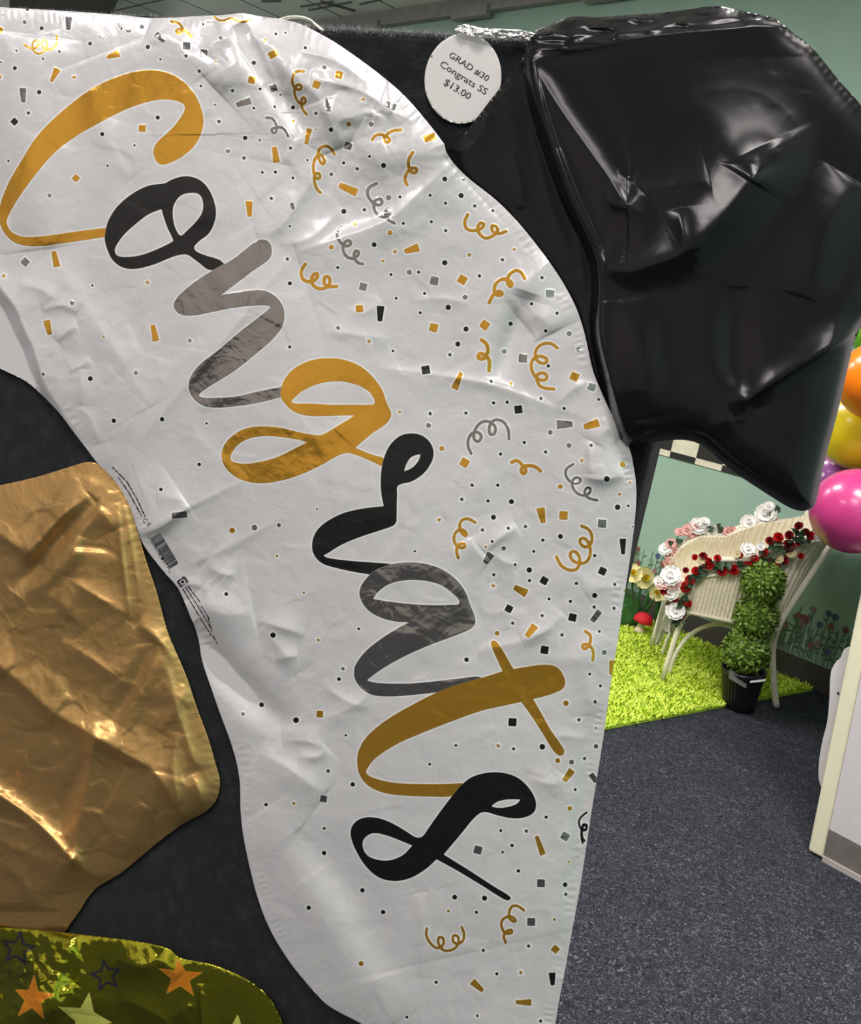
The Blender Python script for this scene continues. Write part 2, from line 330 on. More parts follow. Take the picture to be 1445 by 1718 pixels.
# confetti: block = (x offset, y offset, scale, text); d colour x y r | s colour x y | q colour x y half turn | t colour x1 y1 w1 x2 y2 w2 | c colour width x y ...
CONF = [
 (0, 0, 2.89, """d g 15 72 8;d g 120 107 9;d k 202 137 10;d k 437 211 10;d k 688 130 11;d k 717 228 11;d k 986 118 6;d k 778 288 6;d k 80 246 6;d k 288 250 7;d k 209 285 6;d k 72 330 10;d k 190 447 11;d y 360 373 9;d k 765 570 10;d k 496 650 10;d k 652 705 6;d k 522 804 6;d k 41 781 6;d g 240 947 10;d k 1231 304 11;d k 974 417 7;d g 1043 506 7;d k 1189 669 11;d g 1105 731 10;d k 1260 680 6;d k 1262 431 7;d k 1406 1374 10;d k 448 1384 6;d y 1047 297 6;d k 1406 1097 6;d g 1417 992 10;d g 1421 1006 10;d k 133 46 8;d g 7 300 6
s k 138 548;s k 902 271;s k 966 345;s g 1070 184;s k 1062 589;s k 1316 962;s y 18 1336;s y 715 1369;s k 1128 440;s y 0 372
q g 497 170 15 35;q k 905 222 18 2;q g 989 257 17 5;q k 70 590 15 45;q y 690 622 17 3;q y 368 864 15 38;q g 123 1270 17 43;q g 450 80 8 10
t k 334 82 34 331 145 20;t y 517 278 16 578 258 36;t y 280 332 34 248 396 15;t g 111 426 34 113 496 18;t y 1208 974 34 1211 1050 20;t y 260 1218 22 277 1294 34;t g 755 165 30 800 200 22;t y -12 142 36 14 148 26
c y 10 116 215 135 228 165 235 188 215 180 195 160 210 165 245 190 260 220 240 228 205 210 195 205 220 225 240 255 235 275 210 275 170
c g 11 572 98 582 130 605 150 632 150
c y 13 830 105 865 112 885 140 870 162 855 152 868 142 900 150 930 180
c y 11 1040 82 1062 98 1090 98 1120 88 1150 100 1180 106 1205 100"""),
 (380, 0, 4.8167, """d k 400 274 12;d g 477 267 11;d k 638 386 13;d g 793 545 16;d k 272 719 12;d g 437 764 11;d k 222 874 11;d k 390 862 12;d k 538 868 17;d y 988 1003 20;d g 1170 1002 20;d y 728 1045 8;d k 845 1048 19;d k 655 1294 10;d k 948 1316 13;d k 1157 1264 12;d k 1270 1337 21;d k 290 1393 12;d k 396 1391 13;d k 537 1438 12
s k 724 916;s y 540 980;s k 518 1197;s k 142 1277;s k 1057 1364;s k 848 1408;s y 1105 800;s y 200 167
q y 205 645 30 15;q g 380 710 29 -20;q y 910 605 30 10;q y 728 683 30 20;q g 985 1178 30 15
t y 345 455 60 410 420 55;t g 82 848 36 195 810 62;t g 832 785 64 825 900 40;t y 672 1038 45 643 1165 28;t y 387 1185 36 405 1312 58;t g 1275 830 44 1370 870 56;t y 305 320 28 318 335 28
c y 22 625 578 580 575 545 600 532 650 545 700 590 725 608 700 585 682 555 705 550 745 565 800 600 840 635 830 635 795 615 790 605 835 620 890 650 925
c g 22 322 950 365 955 395 985 405 1030 395 1070 368 1060 372 1035 405 1030 450 1030 480 1060 500 1100
c y 24 872 1245 850 1205 810 1180 760 1195 740 1240 755 1300 785 1325 788 1280 760 1250 725 1270 705 1320 705 1380 725 1440 755 1435 745 1400 715 1410 712 1470 735 1530 760 1555
c y 24 1178 1130 1205 1095 1250 1085 1290 1100 1320 1130 1300 1150 1275 1125 1300 1085 1340 1058 1412 1050"""),
 (560, 80, 4.8167, """t y 730 742 55 825 712 60
c y 26 640 845 610 895 605 950 625 1000 660 1010 670 980 645 970 610 990 582 1030 578 1070 595 1108"""),
 (560, 260, 4.8167, """d k 82 456 21;d k 536 340 13;d k 779 326 13;d k 904 390 13;d k 898 194 20;d k 1030 328 21;d k 1286 450 13;d k 563 553 13;d k 790 540 13;d k 327 725 20;d k 33 910 13;d k 463 967 13;d k 687 947 13;d k 898 871 22;d k 1178 977 14;d k 735 1119 13;d k 505 1158 12;d k 926 1232 22;d k 700 1275 13;d k 1070 1407 21;d k 1430 1364 18;d g 444 343 21;d g 612 946 20;d g 1062 1147 21;d g 37 1395 17;d y 454 627 19;d y 396 856 12
s k 248 443;s k 1140 412;s k 906 611;s k 1364 847;s g 1048 195;s y 170 557;s y 496 780;s y 1096 808
q g 238 1063 29 15;q g 813 1016 33 12;q y 208 1242 30 -3;q y 1040 1008 34 30;q y 808 1395 33 15;q y 1221 1374 34 35
t y 45 242 45 188 305 66;t y 572 780 36 688 745 70;t k 380 1220 64 373 1345 38
c g 25 345 230 290 260 272 310 300 365 345 400 385 395 385 360 350 355 325 385 330 440 365 490 420 500 455 470 455 440 430 440 420 480 440 520 490 550
c g 24 100 575 50 595 28 640 50 700 100 735 140 715 120 690 85 710 75 760 100 815 150 835 195 810 200 780 175 775 165 820 190 865 235 880
c y 26 1085 480 1060 540 1075 595 1130 610 1190 595 1215 560 1190 548 1165 580 1175 630 1225 670 1285 655 1325 610 1310 575 1280 575 1290 620 1340 635 1395 615"""),
 (700, 400, 3.435, """d k 235 609 15;d k 660 377 10;d k 807 431 10;d k 741 533 10;d k 757 735 10;d k 441 948 10;d k 519 944 10;d k 848 980 10;d k 1047 928 9;d k 618 1176 10;d k 481 1243 10;d k 317 1422 10;d k 465 1422 10;d k 409 1513 10;d k 544 1517 15;d k 440 1607 15;d k 1094 1386 17;d k 1156 1549 16;d k 1218 1541 8;d g 877 547 15;d g 932 639 14;d g 502 650 14;d g 66 1077 14;d g 768 1117 14;d g 876 1192 14;d y 142 1210 14;d y 825 1430 14;d y 1185 1302 16;d y 1167 1474 9;d y 1228 1405 8;d y 560 62 9
s k 720 226;s k 189 670;s k 427 823;s k 714 922;s k 75 1010;s k 281 1007;s k 741 1231;s k 1003 1192;s k 258 1504;s k 377 1680;s k 526 1670;s k 625 1660;s y 541 837;s y 949 1280;s y 127 1622
q g 767 317 24 5;q g 610 690 24 5;q g 1006 855 21 20;q g 1067 1642 24 5;q k 50 758 24 -10;q k 584 986 23 -8;q y 908 796 24 25;q y 274 1292 24 30;q y 844 1596 24 3
t y 255 772 25 215 868 42;t g 806 1073 52 897 1070 30;t y 962 1088 32 1048 1060 50;t y 711 1552 50 728 1640 28
c y 20 620 230 600 195 570 185 535 205 520 245 535 275 547 260 530 240 490 235 455 260 445 300 465 328 490 318 470 305 440 325 415 370
c y 22 372 585 400 610 408 650 385 690 355 690 360 665 385 670 415 700 415 762
c y 18 810 632 770 605 720 610 685 645 690 700 730 720 750 700 720 680 680 685 658 725 670 780 710 815 745 810 740 780 700 780 690 810 715 855 790 868
c g 17 312 1240 293 1190 305 1135 345 1115 370 1140 350 1170 328 1150 335 1100 370 1060 415 1055 450 1085 445 1125 420 1125 420 1075 450 1045 495 1055 525 1100 530 1155
c y 20 545 1290 575 1280 610 1310 628 1340 610 1355 600 1330 630 1310 680 1315 712 1340
c g 15 900 1300 860 1330 860 1370 890 1405 930 1410 940 1385 910 1380 893 1410 910 1455 950 1480 990 1470 998 1440 975 1440 968 1475 1000 1500 1040 1508"""),
 (400, 400, 2.89, """d g 485 433 10;d k 750 546 7;d y 451 42 11;d y 782 840 7;d y 381 1312 6;d g 78 1402 14;d g 197 1390 10;s k 238 100;s k 249 526;s y 634 498"""),
 (400, 0, 2.89, """c y 16 325 1280 305 1315 315 1355 355 1365 385 1340 375 1325 355 1350 365 1385 405 1400 440 1380 440 1345 418 1345 425 1385 478 1388"""),
 (0, 400, 2.89, """d g 350 312 11;d g 210 657 8;d k 438 680 12;d g 659 651 10;d k 552 884 11;d k 786 877 11;d k 1002 897 6;d k 966 1096 9;d k 780 1217 9;d y 503 476 6;d y 1126 1416 14;s g 921 495
t y 226 397 35 242 467 22;t y 740 420 22 757 497 32;t g 833 1345 28 907 1337 32"""),
 (300, 850, 3.6125, """d y 595 298 8;d y 758 520 8;d y 846 808 9;d k 288 530 12;d k 571 779 17;d k 1091 741 9;d k 971 1045 12;d k 502 1201 15;d g 390 1255 12;d k 711 1294 18;d k 1013 1386 8;d g 906 1602 12;d k 1431 270 8;s g 996 981;q y 855 1257 20 3"""),
 (760, 780, 4.5156, """d k 298 580 12;d k 682 570 13;d k 815 542 19;d k 613 655 12;d k 472 756 12;d k 579 796 21;d k 581 876 13;d k 936 898 13;d k 1075 989 20;d k 729 1016 12;d k 891 1034 13;d k 1110 1262 11;d k 1075 687 13;d k 1362 467 8;d g 385 632 18;d g 1148 1420 19;d y 250 620 10;d y 336 1276 18;d y 1300 950 9;d g 1283 1110 9
s k 310 832;s k 677 1142;s k 453 1199;s k 827 1288;s k 1227 905;s k 1071 1077;s k 1221 1086;s y 306 914
q k 692 877 28 30;q k 425 1090 27 28;q k 907 1156 29 12;q k 1134 805 28 25;q k 695 1402 30 10
t k 1288 558 52 1290 678 28;t g 290 670 62 243 745 40;t y 465 925 40 560 975 65;t y 625 1215 60 560 1300 38;t g 1115 1105 45 1055 1185 40
c y 23 170 435 120 410 75 415 52 455 65 510 100 535 95 505 50 490 12 530 15 590 55 625 90 620 80 595 45 605 28 650 42 705
c y 24 975 462 1030 490 1055 550 1040 605 1000 620 965 590 970 560 1005 560 1035 610 1040 680 1010 735 960 745 905 720 890 670 920 655 955 690 960 745 935 790 880 795 820 760 785 695
c y 24 1005 1260 1040 1290 1040 1345 1010 1390 985 1385 990 1360 1030 1365 1060 1400 1065 1440 1060 1478"""),
 (760, 1080, 4.5156, """d k 104 121 18;d k 1037 230 12;d k 1118 320 12;d k 23 770 11;d k 678 781 22;d k 927 1105 12;d k 707 1314 13;d k 363 1416 12;d g 900 896 19;d g 1085 777 17;d y 857 450 21;d y 795 885 19;d y 886 1246 18;d y 1083 637 9
s k 1078 440;s k 955 576;s k 460 797;s k 998 870;s k 557 1420;s y 344 772
q k 452 595 31 3;t y 905 955 56 843 1040 36;t g 1045 985 42 1090 1045 40;t y 1205 125 40 1195 235 20
c k 16 1015 1278 975 1310 955 1350 970 1400 1000 1415 1015 1385 990 1380 975 1420 975 1470 985 1510"""),
 (700, 1380, 4.25, """d k 677 163 13;d k 722 345 13;d k 1056 443 17;d k 268 532 18;d k 481 539 19;d k 423 640 12;d k 569 1079 12;d k 136 1139 12;d g 610 210 11;d g 430 1377 11;d y 223 630 11;d y 1083 278 9;d y 979 691 10
s k 1061 512;s k 472 912;s k 795 881;s k 881 1416;s y 740 1069
q g 434 195 28 15;q g 1057 98 27 30;q g 884 432 28 1;q g 814 708 28 2;q y 986 903 25 40
t y 852 95 28 898 230 44;t y 392 1132 52 470 1200 30;t y 703 1280 26 815 1283 50;t k 963 1070 52 967 1162 28
c k 16 1165 40 1200 50 1210 20 1185 15 1175 60 1180 110 1195 130
c y 19 70 755 65 800 95 860 145 895 185 870 185 825 155 820 155 870 190 910 240 910 285 880 295 820 265 805 255 840 285 865 325 845 335 795 318 745
c y 20 762 625 715 595 675 600 655 650 665 690 700 705 690 680 650 670 605 700 605 750 635 790 675 785 670 765 635 780 618 810 632 855"""),
 (380, 1250, 2.3306, """d k 494 154 9;d k 155 233 7;d y 264 228 6;d k 383 326 6;d k 382 422 9;d k 532 568 9;d k 613 653 9;d k 322 636 9;d y 527 854 10;d k 706 1064 6;d k 795 75 6;q g 380 210 13 10"""),
]
def star_pts(x, y, R, rot=-90, inner=.42):
    return np.array([(x+(R if i % 2 == 0 else R*inner)*math.cos(math.radians(rot+36*i)), y+(R if i % 2 == 0 else R*inner)*math.sin(math.radians(rot+36*i))) for i in range(10)])
def print_white(sh):
    X, Y = sh.X, sh.Y; A = {c: np.full(X.shape, 9.0) for c in 'ykg'}
    def put(c, fn, x0, y0, x1, y1):
        i0 = max(int((x0-8-sh.x0)/sh.step), 0); i1 = min(int((x1+8-sh.x0)/sh.step)+2, sh.nx); j0 = max(int((y0-8-sh.y0)/sh.step), 0); j1 = min(int((y1+8-sh.y0)/sh.step)+2, sh.ny)
        if i1 <= i0 or j1 <= j0: return
        sl = (slice(j0, j1), slice(i0, i1)); d = np.clip(fn(X[sl], Y[sl]), -9, 9)
        for k in 'ykg': A[k][sl] = np.minimum(A[k][sl], d) if k == c else np.maximum(A[k][sl], -d)
    for c, ox, oy, s, rs in LETTERS:
        R = [smooth_ring([(ox+p[0]/s, oy+p[1]/s) for p in ring(q)], 4) for q in rs]
        lo = R[0].min(0); hi = R[0].max(0); put(c, lambda x, y: sdf_rings(x, y, R), *lo, *hi)
    for ox, oy, s, txt in CONF:
        for it in txt.replace('\n', ';').split(';'):
            w = it.split()
            if not w: continue
            c = w[1]; q = [float(v) for v in w[2:]]
            px = lambda a, b: (ox+a/s, oy+b/s)
            if w[0] == 'd':
                x, y = px(q[0], q[1]); r = q[2]/s; put(c, lambda X_, Y_: np.hypot(X_-x, Y_-y)-r, x-r, y-r, x+r, y+r)
            elif w[0] == 's':
                x, y = px(q[0], q[1]); P = star_pts(x, y, 4.8, -95+((x*7) % 20)); put(c, lambda X_, Y_: sdf_rings(X_, Y_, [P]), x-5, y-5, x+5, y+5)
            elif w[0] in 'qt':
                if w[0] == 'q':
                    x, y = px(q[0], q[1]); hh = q[2]/s; a = math.radians(q[3]); u = np.array([math.cos(a), math.sin(a)])*hh; v = np.array([-u[1], u[0]]); o = np.array([x, y])
                    P = np.array([o-u-v, o+u-v, o+u+v, o-u+v])
                else:
                    a = np.array(px(q[0], q[1])); b = np.array(px(q[3], q[4])); d = (b-a)/np.linalg.norm(b-a); v = np.array([-d[1], d[0]])
                    P = np.array([a-v*q[2]/s/2, b-v*q[5]/s/2, b+v*q[5]/s/2, a+v*q[2]/s/2])
                put(c, lambda X_, Y_: sdf_rings(X_, Y_, [P]), *P.min(0), *P.max(0))
            else:
                wd = q[0]/s/2; P = smooth_ring([px(q[i], q[i+1]) for i in range(1, len(q), 2)], 4, False)
                put(c, lambda X_, Y_: seg_dist(X_, Y_, P)[0]-wd, *(P.min(0)-wd), *(P.max(0)+wd))
    return {'gold_print': A['y'], 'black_print': A['k'], 'silver_print': A['g']}

def printed_foil(name='printed white foil'):
    t = NT(name)
    def fac(an):
        a = t.n('ShaderNodeAttribute', attribute_name=an); return a.outputs['Fac'], t.math('SUBTRACT', 1.0, smooth(a.outputs['Fac'], -.55, .55))
    def smooth(v, a, b):
        o = t.n('ShaderNodeMapRange', interpolation_type='SMOOTHSTEP'); t.l(v, o.inputs['Value']); o.inputs['From Min'].default_value = a; o.inputs['From Max'].default_value = b; return o.outputs['Result']
    gd, g = fac('gold_print'); kd, k = fac('black_print'); sd, s = fac('silver_print')
    near = t.math('MINIMUM', t.math('MINIMUM', gd, kd), sd); halo = t.math('SUBTRACT', 1.0, smooth(near, 1.7, 3.0))
    n = t.noise(6, 3)
    white = t.ramp(n, [(.3, (.59, .557, .583)), (.7, (.635, .60, .625))])
    c = t.mix(halo, white, (.76, .735, .75)); c = t.mix(g, c, (.79, .405, .05)); c = t.mix(s, c, (.37, .345, .335)); c = t.mix(k, c, (.006, .0055, .006))
    met = t.math('MAXIMUM', t.math('MULTIPLY', g, .75), t.math('MULTIPLY', s, .9))
    t.set(base=c, metal=met, rough=t.math('ADD', t.math('MULTIPLY', met, -.17), .34), spec=.5, coat=t.math('MULTIPLY', t.math('SUBTRACT', 1.0, t.math('MAXIMUM', t.math('MAXIMUM', g, s), k)), .55), coatr=.2)
    b1 = t.noise(42, 4, .6, dist=1.2); b2 = t.noise(19, 3, .55, dist=1.5); t.bump(t.math('ADD', t.math('MULTIPLY', b1, .35), t.math('MULTIPLY', t.math('MULTIPLY', b2, 1.6), t.math('ADD', t.math('MULTIPLY', g, .14), s))), .25, .006)
    return t.m
def foil(name, base, rough, metal=1.0, bump=.2, scale=45, dist=.006, **kw):
    t = NT(name); t.set(base=base, rough=rough, metal=metal, **kw); t.bump(t.noise(scale, 4, .6, dist=1.0), bump, dist); return t.m
# ------------------------------------------------------------------ display board
t = NT('charcoal felt carpet'); v = t.coords()
n1 = t.noise(900, 4, .75, v); n2 = t.noise(55, 5, .6, v); nn = t.math('ADD', t.math('MULTIPLY', n1, .65), t.math('MULTIPLY', n2, .35))
t.set(base=t.ramp(nn, [(.34, (.004, .004, .005)), (.52, (.0095, .0098, .0122)), (.68, (.050, .052, .060))]), rough=.95, spec=.1, sheen=.07, sheenr=.5)
t.bump(n1, .6, .004); M_FELT = t.m
S0, S1, ZT, TH = -1.30, .178, 1.677, .05
def bp(s, z, d=0.0): return BC + BS*s + BN*d + np.array([0, 0, z-BC[2]])
board = empty('display_board', bp((S0+S1)/2, 0, -TH/2), 'charcoal carpet-covered display board the foil balloons hang on', 'display board')
mb = MB(); mb.box(bp((S0+S1)/2, ZT/2+.02, -TH/2), BS*(S1-S0)/2, BN*TH/2, np.array([0, 0, ZT/2-.02])); o = mb.build('carpet_panel', M_FELT, board, smooth=False, fix=True); bevel(o, .009, 3)
mb = MB()
for i in range(16000):                    # loose fibres along the panel's top edge
    s = rng.uniform(S0+.3, S1); d = rng.uniform(-.03, .001); p = bp(s, ZT-.0015-(.006 if d > -.004 else 0)*rng.random(), d)
    q = p+BS*rng.normal(0, .0022)+BN*rng.normal(.0008, .0015)+np.array([0, 0, rng.uniform(.001, .0058)]); w = BS*.00028
    mb.add([p-w, p+w, q], [(0, 1, 2)])
fz = mb.build('carpet_fuzz', simple('felt fibres', (.24, .24, .25), .95, .4, 300).m, board); fz['kind'] = 'stuff'
M_FOOT = simple('dark metal foot', (.03, .03, .03), .5).m
for s in (S0+.1, S1-.1): mb = MB(); mb.box(bp(s, .02, -TH/2), BS*.03, BN*.16, np.array([0, 0, .02])); mb.build('foot', M_FOOT, board, smooth=False)

# ------------------------------------------------------------------ white balloon
W_OUT = [(-150, 2), (-60, 7), (0, 12), (100, 18), (200, 25), (260, 30), (330, 27), (380, 25), (405, 22), (440, 28), (470, 32), (500, 39), (538, 57), (573, 78), (635, 123), (677, 159), (711, 197), (746, 242), (746, 242), (750.5, 259.5), (780.6, 294), (832.5, 335.6), (867, 370), (892, 400), (921, 438), (947.5, 478.6), (968, 519), (982, 563), (994, 618), (1008.6, 656), (1026, 694), (1046.5, 737.7), (1056.6, 753.7), (1064, 787), (1068, 822), (1066, 866), (1058.5, 929), (1046, 1012), (1037, 1074), (1025, 1145), (1014, 1228), (1001, 1310), (990, 1380), (975, 1480), (965, 1535), (955, 1590), (945, 1645), (938, 1680), (929, 1730), (905, 1790), (840, 1830), (740, 1810), (660, 1755), (607, 1718), (551.6, 1687.6), (526, 1662), (487, 1615), (453, 1559), (431.5, 1503), (416.5, 1443), (408, 1400), (403.6, 1357), (402, 1306), (391, 1257), (369, 1196), (352.6, 1149), (339, 1107), (332, 1066), (319, 1033), (299, 987), (280, 965), (255, 934), (240, 912), (230.5, 887), (215, 843), (199, 815), (181, 794), (162, 775), (143, 750), (120, 720), (104, 698), (80, 672), (52, 646), (35, 635), (10, 623), (0, 618), (-50, 590), (-110, 500), (-150, 380), (-165, 200)]
WF = [
 ('ridge', 3.0, [(80, 430), (140, 515), (200, 600), (250, 685)], 22, 55), ('ridge', 1.6, [(30, 478), (70, 486), (95, 506)], 14, 10), ('ridge', 2.0, [(70, 520), (105, 512), (130, 524)], 16, 8), ('ridge', 2.0, [(95, 572), (118, 552), (130, 548)], 14, 10),
 ('ridge', 1.0, [(115, 622), (140, 612), (150, 602)], 6, 6), ('ridge', 1.5, [(136, 620), (135, 680)], 12, 6), ('ridge', 1.4, [(132, 684), (150, 700), (165, 745)], 10, 10),
 ('ridge', 6.0, [(405, 24), (432, 72), (460, 135), (474, 180), (482, 225), (474, 276)], 16, 70, 'e'), ('soft', -5.0, [(408, 36), (440, 100), (480, 175), (512, 225)], 20, 20),
 ('ridge', 8.0, [(428, 46), (482, 108), (541, 168)], 150, 26, 's'), ('ridge', 4.5, [(541, 168), (556, 205), (575, 245)], 14, 30), ('ridge', 4.0, [(352, 140), (372, 122), (410, 96)], 20, 40), ('ridge', 2.0, [(345, 90), (360, 70), (395, 60)], 12, 18),
 ('ridge', 9.0, [(585, 248), (610, 260), (655, 266), (700, 258), (748, 246)], 75, 55, 's'), ('ridge', 3.0, [(560, 205), (640, 185), (700, 205)], 30, 14), ('ridge', 3.0, [(520, 130), (600, 150), (660, 185)], 30, 10), ('ridge', 2.5, [(500, 85), (560, 100), (620, 140)], 22, 10),
 ('ridge', 5.0, [(497, 425), (560, 404), (650, 370), (702, 326), (756, 277)], 13, 75), ('ridge', 3.0, [(430, 395), (470, 380), (505, 330), (545, 262)], 30, 14), ('ridge', 1.6, [(470, 410), (520, 400), (575, 350)], 14, 10),
 ('ridge', 1.6, [(500, 422), (440, 490), (360, 590), (225, 749)], 12, 22), ('ridge', .9, [(240, 892), (330, 845), (415, 803)], 7, 12), ('ridge', .9, [(300, 955), (390, 915), (480, 865)], 12, 7), ('ridge', .7, [(185, 740), (210, 720), (245, 680)], 20, 10),
 ('ridge', 1.2, [(545, 556), (600, 562), (655, 570)], 10, 12), ('ridge', 1.5, [(632, 617), (700, 625), (800, 640), (860, 657), (965, 697)], 7, 14), ('ridge', .8, [(690, 505), (740, 500), (790, 512)], 6, 10), ('ridge', 1.0, [(585, 520), (610, 525), (640, 505)], 8, 10),
 ('soft', -5.5, [(885, 490), (862, 560), (838, 640)], 22, 20), ('ridge', 3, [(880, 545), (905, 530), (925, 560)], 30, 20), ('ridge', 2.5, [(925, 435), (890, 470), (880, 500)], 22, 14), ('ridge', 3.5, [(975, 798), (1010, 804), (1048, 797)], 55, 9), ('ridge', 2.0, [(1000, 745), (1020, 720), (1040, 735)], 20, 12), ('ridge', 1.5, [(990, 740), (990, 795)], 8, 8), ('ridge', 1.3, [(930, 680), (960, 655), (985, 640)], 12, 10),
 ('ridge', 4.5, [(222, 893), (262, 887), (300, 862), (318, 850)], 45, 10), ('ridge', 2, [(262, 836), (300, 838), (312, 860)], 20, 16), ('ridge', 2, [(296, 984), (325, 980), (352, 992)], 14, 8), ('ridge', 2.5, [(345, 945), (370, 962), (395, 965)], 20, 10),
 ('ridge', 5.5, [(325, 998), (345, 1018), (382, 1031), (425, 1025)], 36, 34), ('soft', -7, [(322, 1045), (380, 1125), (440, 1182), (492, 1222)], 26, 26), ('ridge', 3, [(430, 1040), (470, 1052), (512, 1066)], 25, 9), ('ridge', 2, [(440, 1052), (475, 1095), (500, 1130)], 20, 12), ('ridge', 2, [(462, 1105), (500, 1100)], 14, 8),
 ('ridge', 2.5, [(474, 1244), (512, 1243), (550, 1256)], 30, 10), ('ridge', 2, [(550, 1256), (532, 1270), (500, 1268)], 10, 10), ('ridge', 5, [(432, 1262), (482, 1290), (545, 1335)], 20, 55), ('ridge', 1.5, [(540, 1150), (580, 1175), (620, 1190)], 10, 10), ('ridge', 1.2, [(535, 1210), (585, 1190), (625, 1165)], 10, 12),
 ('soft', 4.5, [(440, 1360), (520, 1480), (600, 1620), (660, 1720)], 45, 45), ('soft', -3, [(500, 1390), (600, 1520), (640, 1640)], 40, 40), ('ridge', 1.5, [(700, 1500), (710, 1560), (705, 1640)], 20, 8),
 ('ridge', 3, [(812, 926), (838, 903), (868, 884)], 14, 12), ('ridge', 2, [(788, 902), (800, 925), (822, 945)], 9, 18), ('ridge', 1.5, [(825, 925), (845, 942), (870, 950)], 9, 9), ('ridge', 2, [(875, 1075), (920, 1055), (945, 1030)], 18, 10), ('ridge', 1.5, [(800, 1090), (880, 1075), (930, 1052)], 10, 18), ('ridge', 1.5, [(985, 1000), (1010, 985), (1040, 990)], 22, 12), ('ridge', 2.0, [(1000, 1060), (985, 1120), (990, 1200)], 14, 24), ('ridge', 1.2, [(920, 1240), (950, 1235), (985, 1240)], 10, 14), ('ridge', 1.5, [(890, 1305), (930, 1316), (945, 1300)], 14, 10),
 ('soft', -3.0, [(1000, 1180), (985, 1300), (965, 1480), (945, 1640)], 16, 16), ('soft', 7, [(250, 60), (420, 500), (640, 1000), (780, 1600)], 190, 190), ('soft', 5, [(60, 60), (40, 250), (60, 420)], 60, 60),
 ('ridge', 2, [(250, 45), (300, 70), (340, 130)], 40, 30), ('ridge', 1.6, [(150, 150), (190, 260), (220, 300)], 30, 20), ('ridge', 1.2, [(190, 200), (140, 350), (60, 420)], 30, 20),
]
def bell(X, Y, x, y, r): return np.exp(-((X-x)**2+(Y-y)**2)/(r*r))
def h_white(X, Y, e, a):
    h = 8.0+6*(1-np.exp(-e/45))+1.5*features(X, Y, WF)
    A = smooth_ring([(-80, 360), (-20, 450), (3, 486), (26, 518), (40, 553), (54, 582), (61, 605), (77, 650), (98, 682), (122, 717), (160, 760)], 4, False)
    d, s, _, _ = seg_dist(X, Y, A); d = d*np.sign(s)                       # >0 on the image-left of the roll
    am = 15*np.clip((Y-400)/110, 0, 1)*np.clip((745-Y)/110, 0, 1); q = np.clip((d+3)/24, 0, 1); h += am*(.4-(q*q*(3-2*q)))*np.exp(-np.maximum(-d, 0)/50)
    h += 2.2*np.exp(-((d-60)/16)**2)*np.clip((Y-500)/60, 0, 1)*np.clip((700-Y)/60, 0, 1)
    msk = .35+1.3*bell(X, Y, 600, 180, 120)+.8*bell(X, Y, 440, 120, 80)+.8*bell(X, Y, 330, 60, 60)+.6*bell(X, Y, 100, 560, 90)+.8*bell(X, Y, 320, 980, 80)+.5*bell(X, Y, 480, 1230, 110)+.35*bell(X, Y, 900, 1000, 130)
    h += msk*(2.0*crumple(X, Y, 95, 3, 5)+1.0*crumple(X, Y, 38, 5, 6)+.28*crumple(X, Y, 15, 8, 6))
    h += .75*crumple(X, Y, 120, 15, 18)+.28*crumple(X, Y, 48, 16, 16)
    ph = a*2*math.pi/12.5+2.2*np.sin(a/37.)+1.5*np.sin(a/13.1)
    h += .22*np.sin(ph)*np.exp(-((e-13)/7)**2)*(.25+1.2*np.clip(np.sin(a/61.)*np.sin(a/23.), 0, 1))
    top = (X > 480) & (Y < 300) & (X < 770)
    h += np.where(top, .3*np.sin(a*2*math.pi/16+1.5*np.sin(a/21.))*np.exp(-(e/22)**2), 0)
    return np.maximum(h, 5.0)
white = empty('foil_balloon', lift((500, 30), 5), 'white uninflated foil balloon with gold, black and silver lettering and confetti', 'foil balloon')
ws = Sheet(W_OUT, h_white, 1.6)
ink = Ink()
ink.words((188.4, 784), (212, 807), 1.9, 1); ink.words((212.5, 807.5), (229, 836), 1.9, 2); ink.words((229.3, 836.5), (243.5, 867), 1.9, 3)
ink.words((198.6, 801), (216, 826), 1.9, 4); ink.words((216.3, 826.5), (229, 850), 1.9, 5); ink.words((229.2, 850.5), (239, 868), 1.9, 6)
ink.text('C E', (246.5, 876.5), 15, 47, 8)
r = random.Random(5); p = 0.0
a0 = np.array([252.6, 903.5]); b0 = np.array([269.4, 894.2]); a1 = np.array([284.3, 954.7]); b1 = np.array([299.2, 944.5])
while p < 1:                              # the bar code
    w = r.choice([.012, .012, .022, .03]); q = min(p+w, 1); ex = .12 if (p < .03 or p > .96 or .48 < p < .52) else 0
    A = lambda u: a0+(a1-a0)*u; B = lambda u: b0+(b1-b0)*u
    ink.poly([A(p)-(B(p)-A(p))*ex, B(p), B(q), A(q)-(B(q)-A(q))*ex]); p = q+r.choice([.012, .014, .024])
for i, ch in enumerate('0062521577'):
    c = np.array([255.8, 909])+(np.array([281, 951])-np.array([255.8, 909]))*i/9; ink.text(ch, c, 4.2, 59, 5.2)
ink.poly(star_pts(284.5, 960, 1.7)); ink.poly(star_pts(249.4, 901.5, 1.5))
def rq(c, hx, hy, ang):
    a = math.radians(ang); u = np.array([math.cos(a), math.sin(a)])*hx; v = np.array([-math.sin(a), math.cos(a)])*hy; c = np.array(c); return [c-u-v, c+u-v, c+u+v, c-u+v]
def ringpoly(c, r0, r1, n=20):
    for k in range(n):
        t0, t1 = 2*math.pi*k/n, 2*math.pi*(k+1)/n; ink.poly([(c[0]+r0*math.cos(t0), c[1]+r0*math.sin(t0)), (c[0]+r1*math.cos(t0), c[1]+r1*math.sin(t0)), (c[0]+r1*math.cos(t1), c[1]+r1*math.sin(t1)), (c[0]+r0*math.cos(t1), c[1]+r0*math.sin(t1))])
C0 = np.array([306.5, 976.3]); ua = math.radians(-32); U = np.array([math.cos(ua), math.sin(ua)]); V = np.array([-U[1], U[0]])
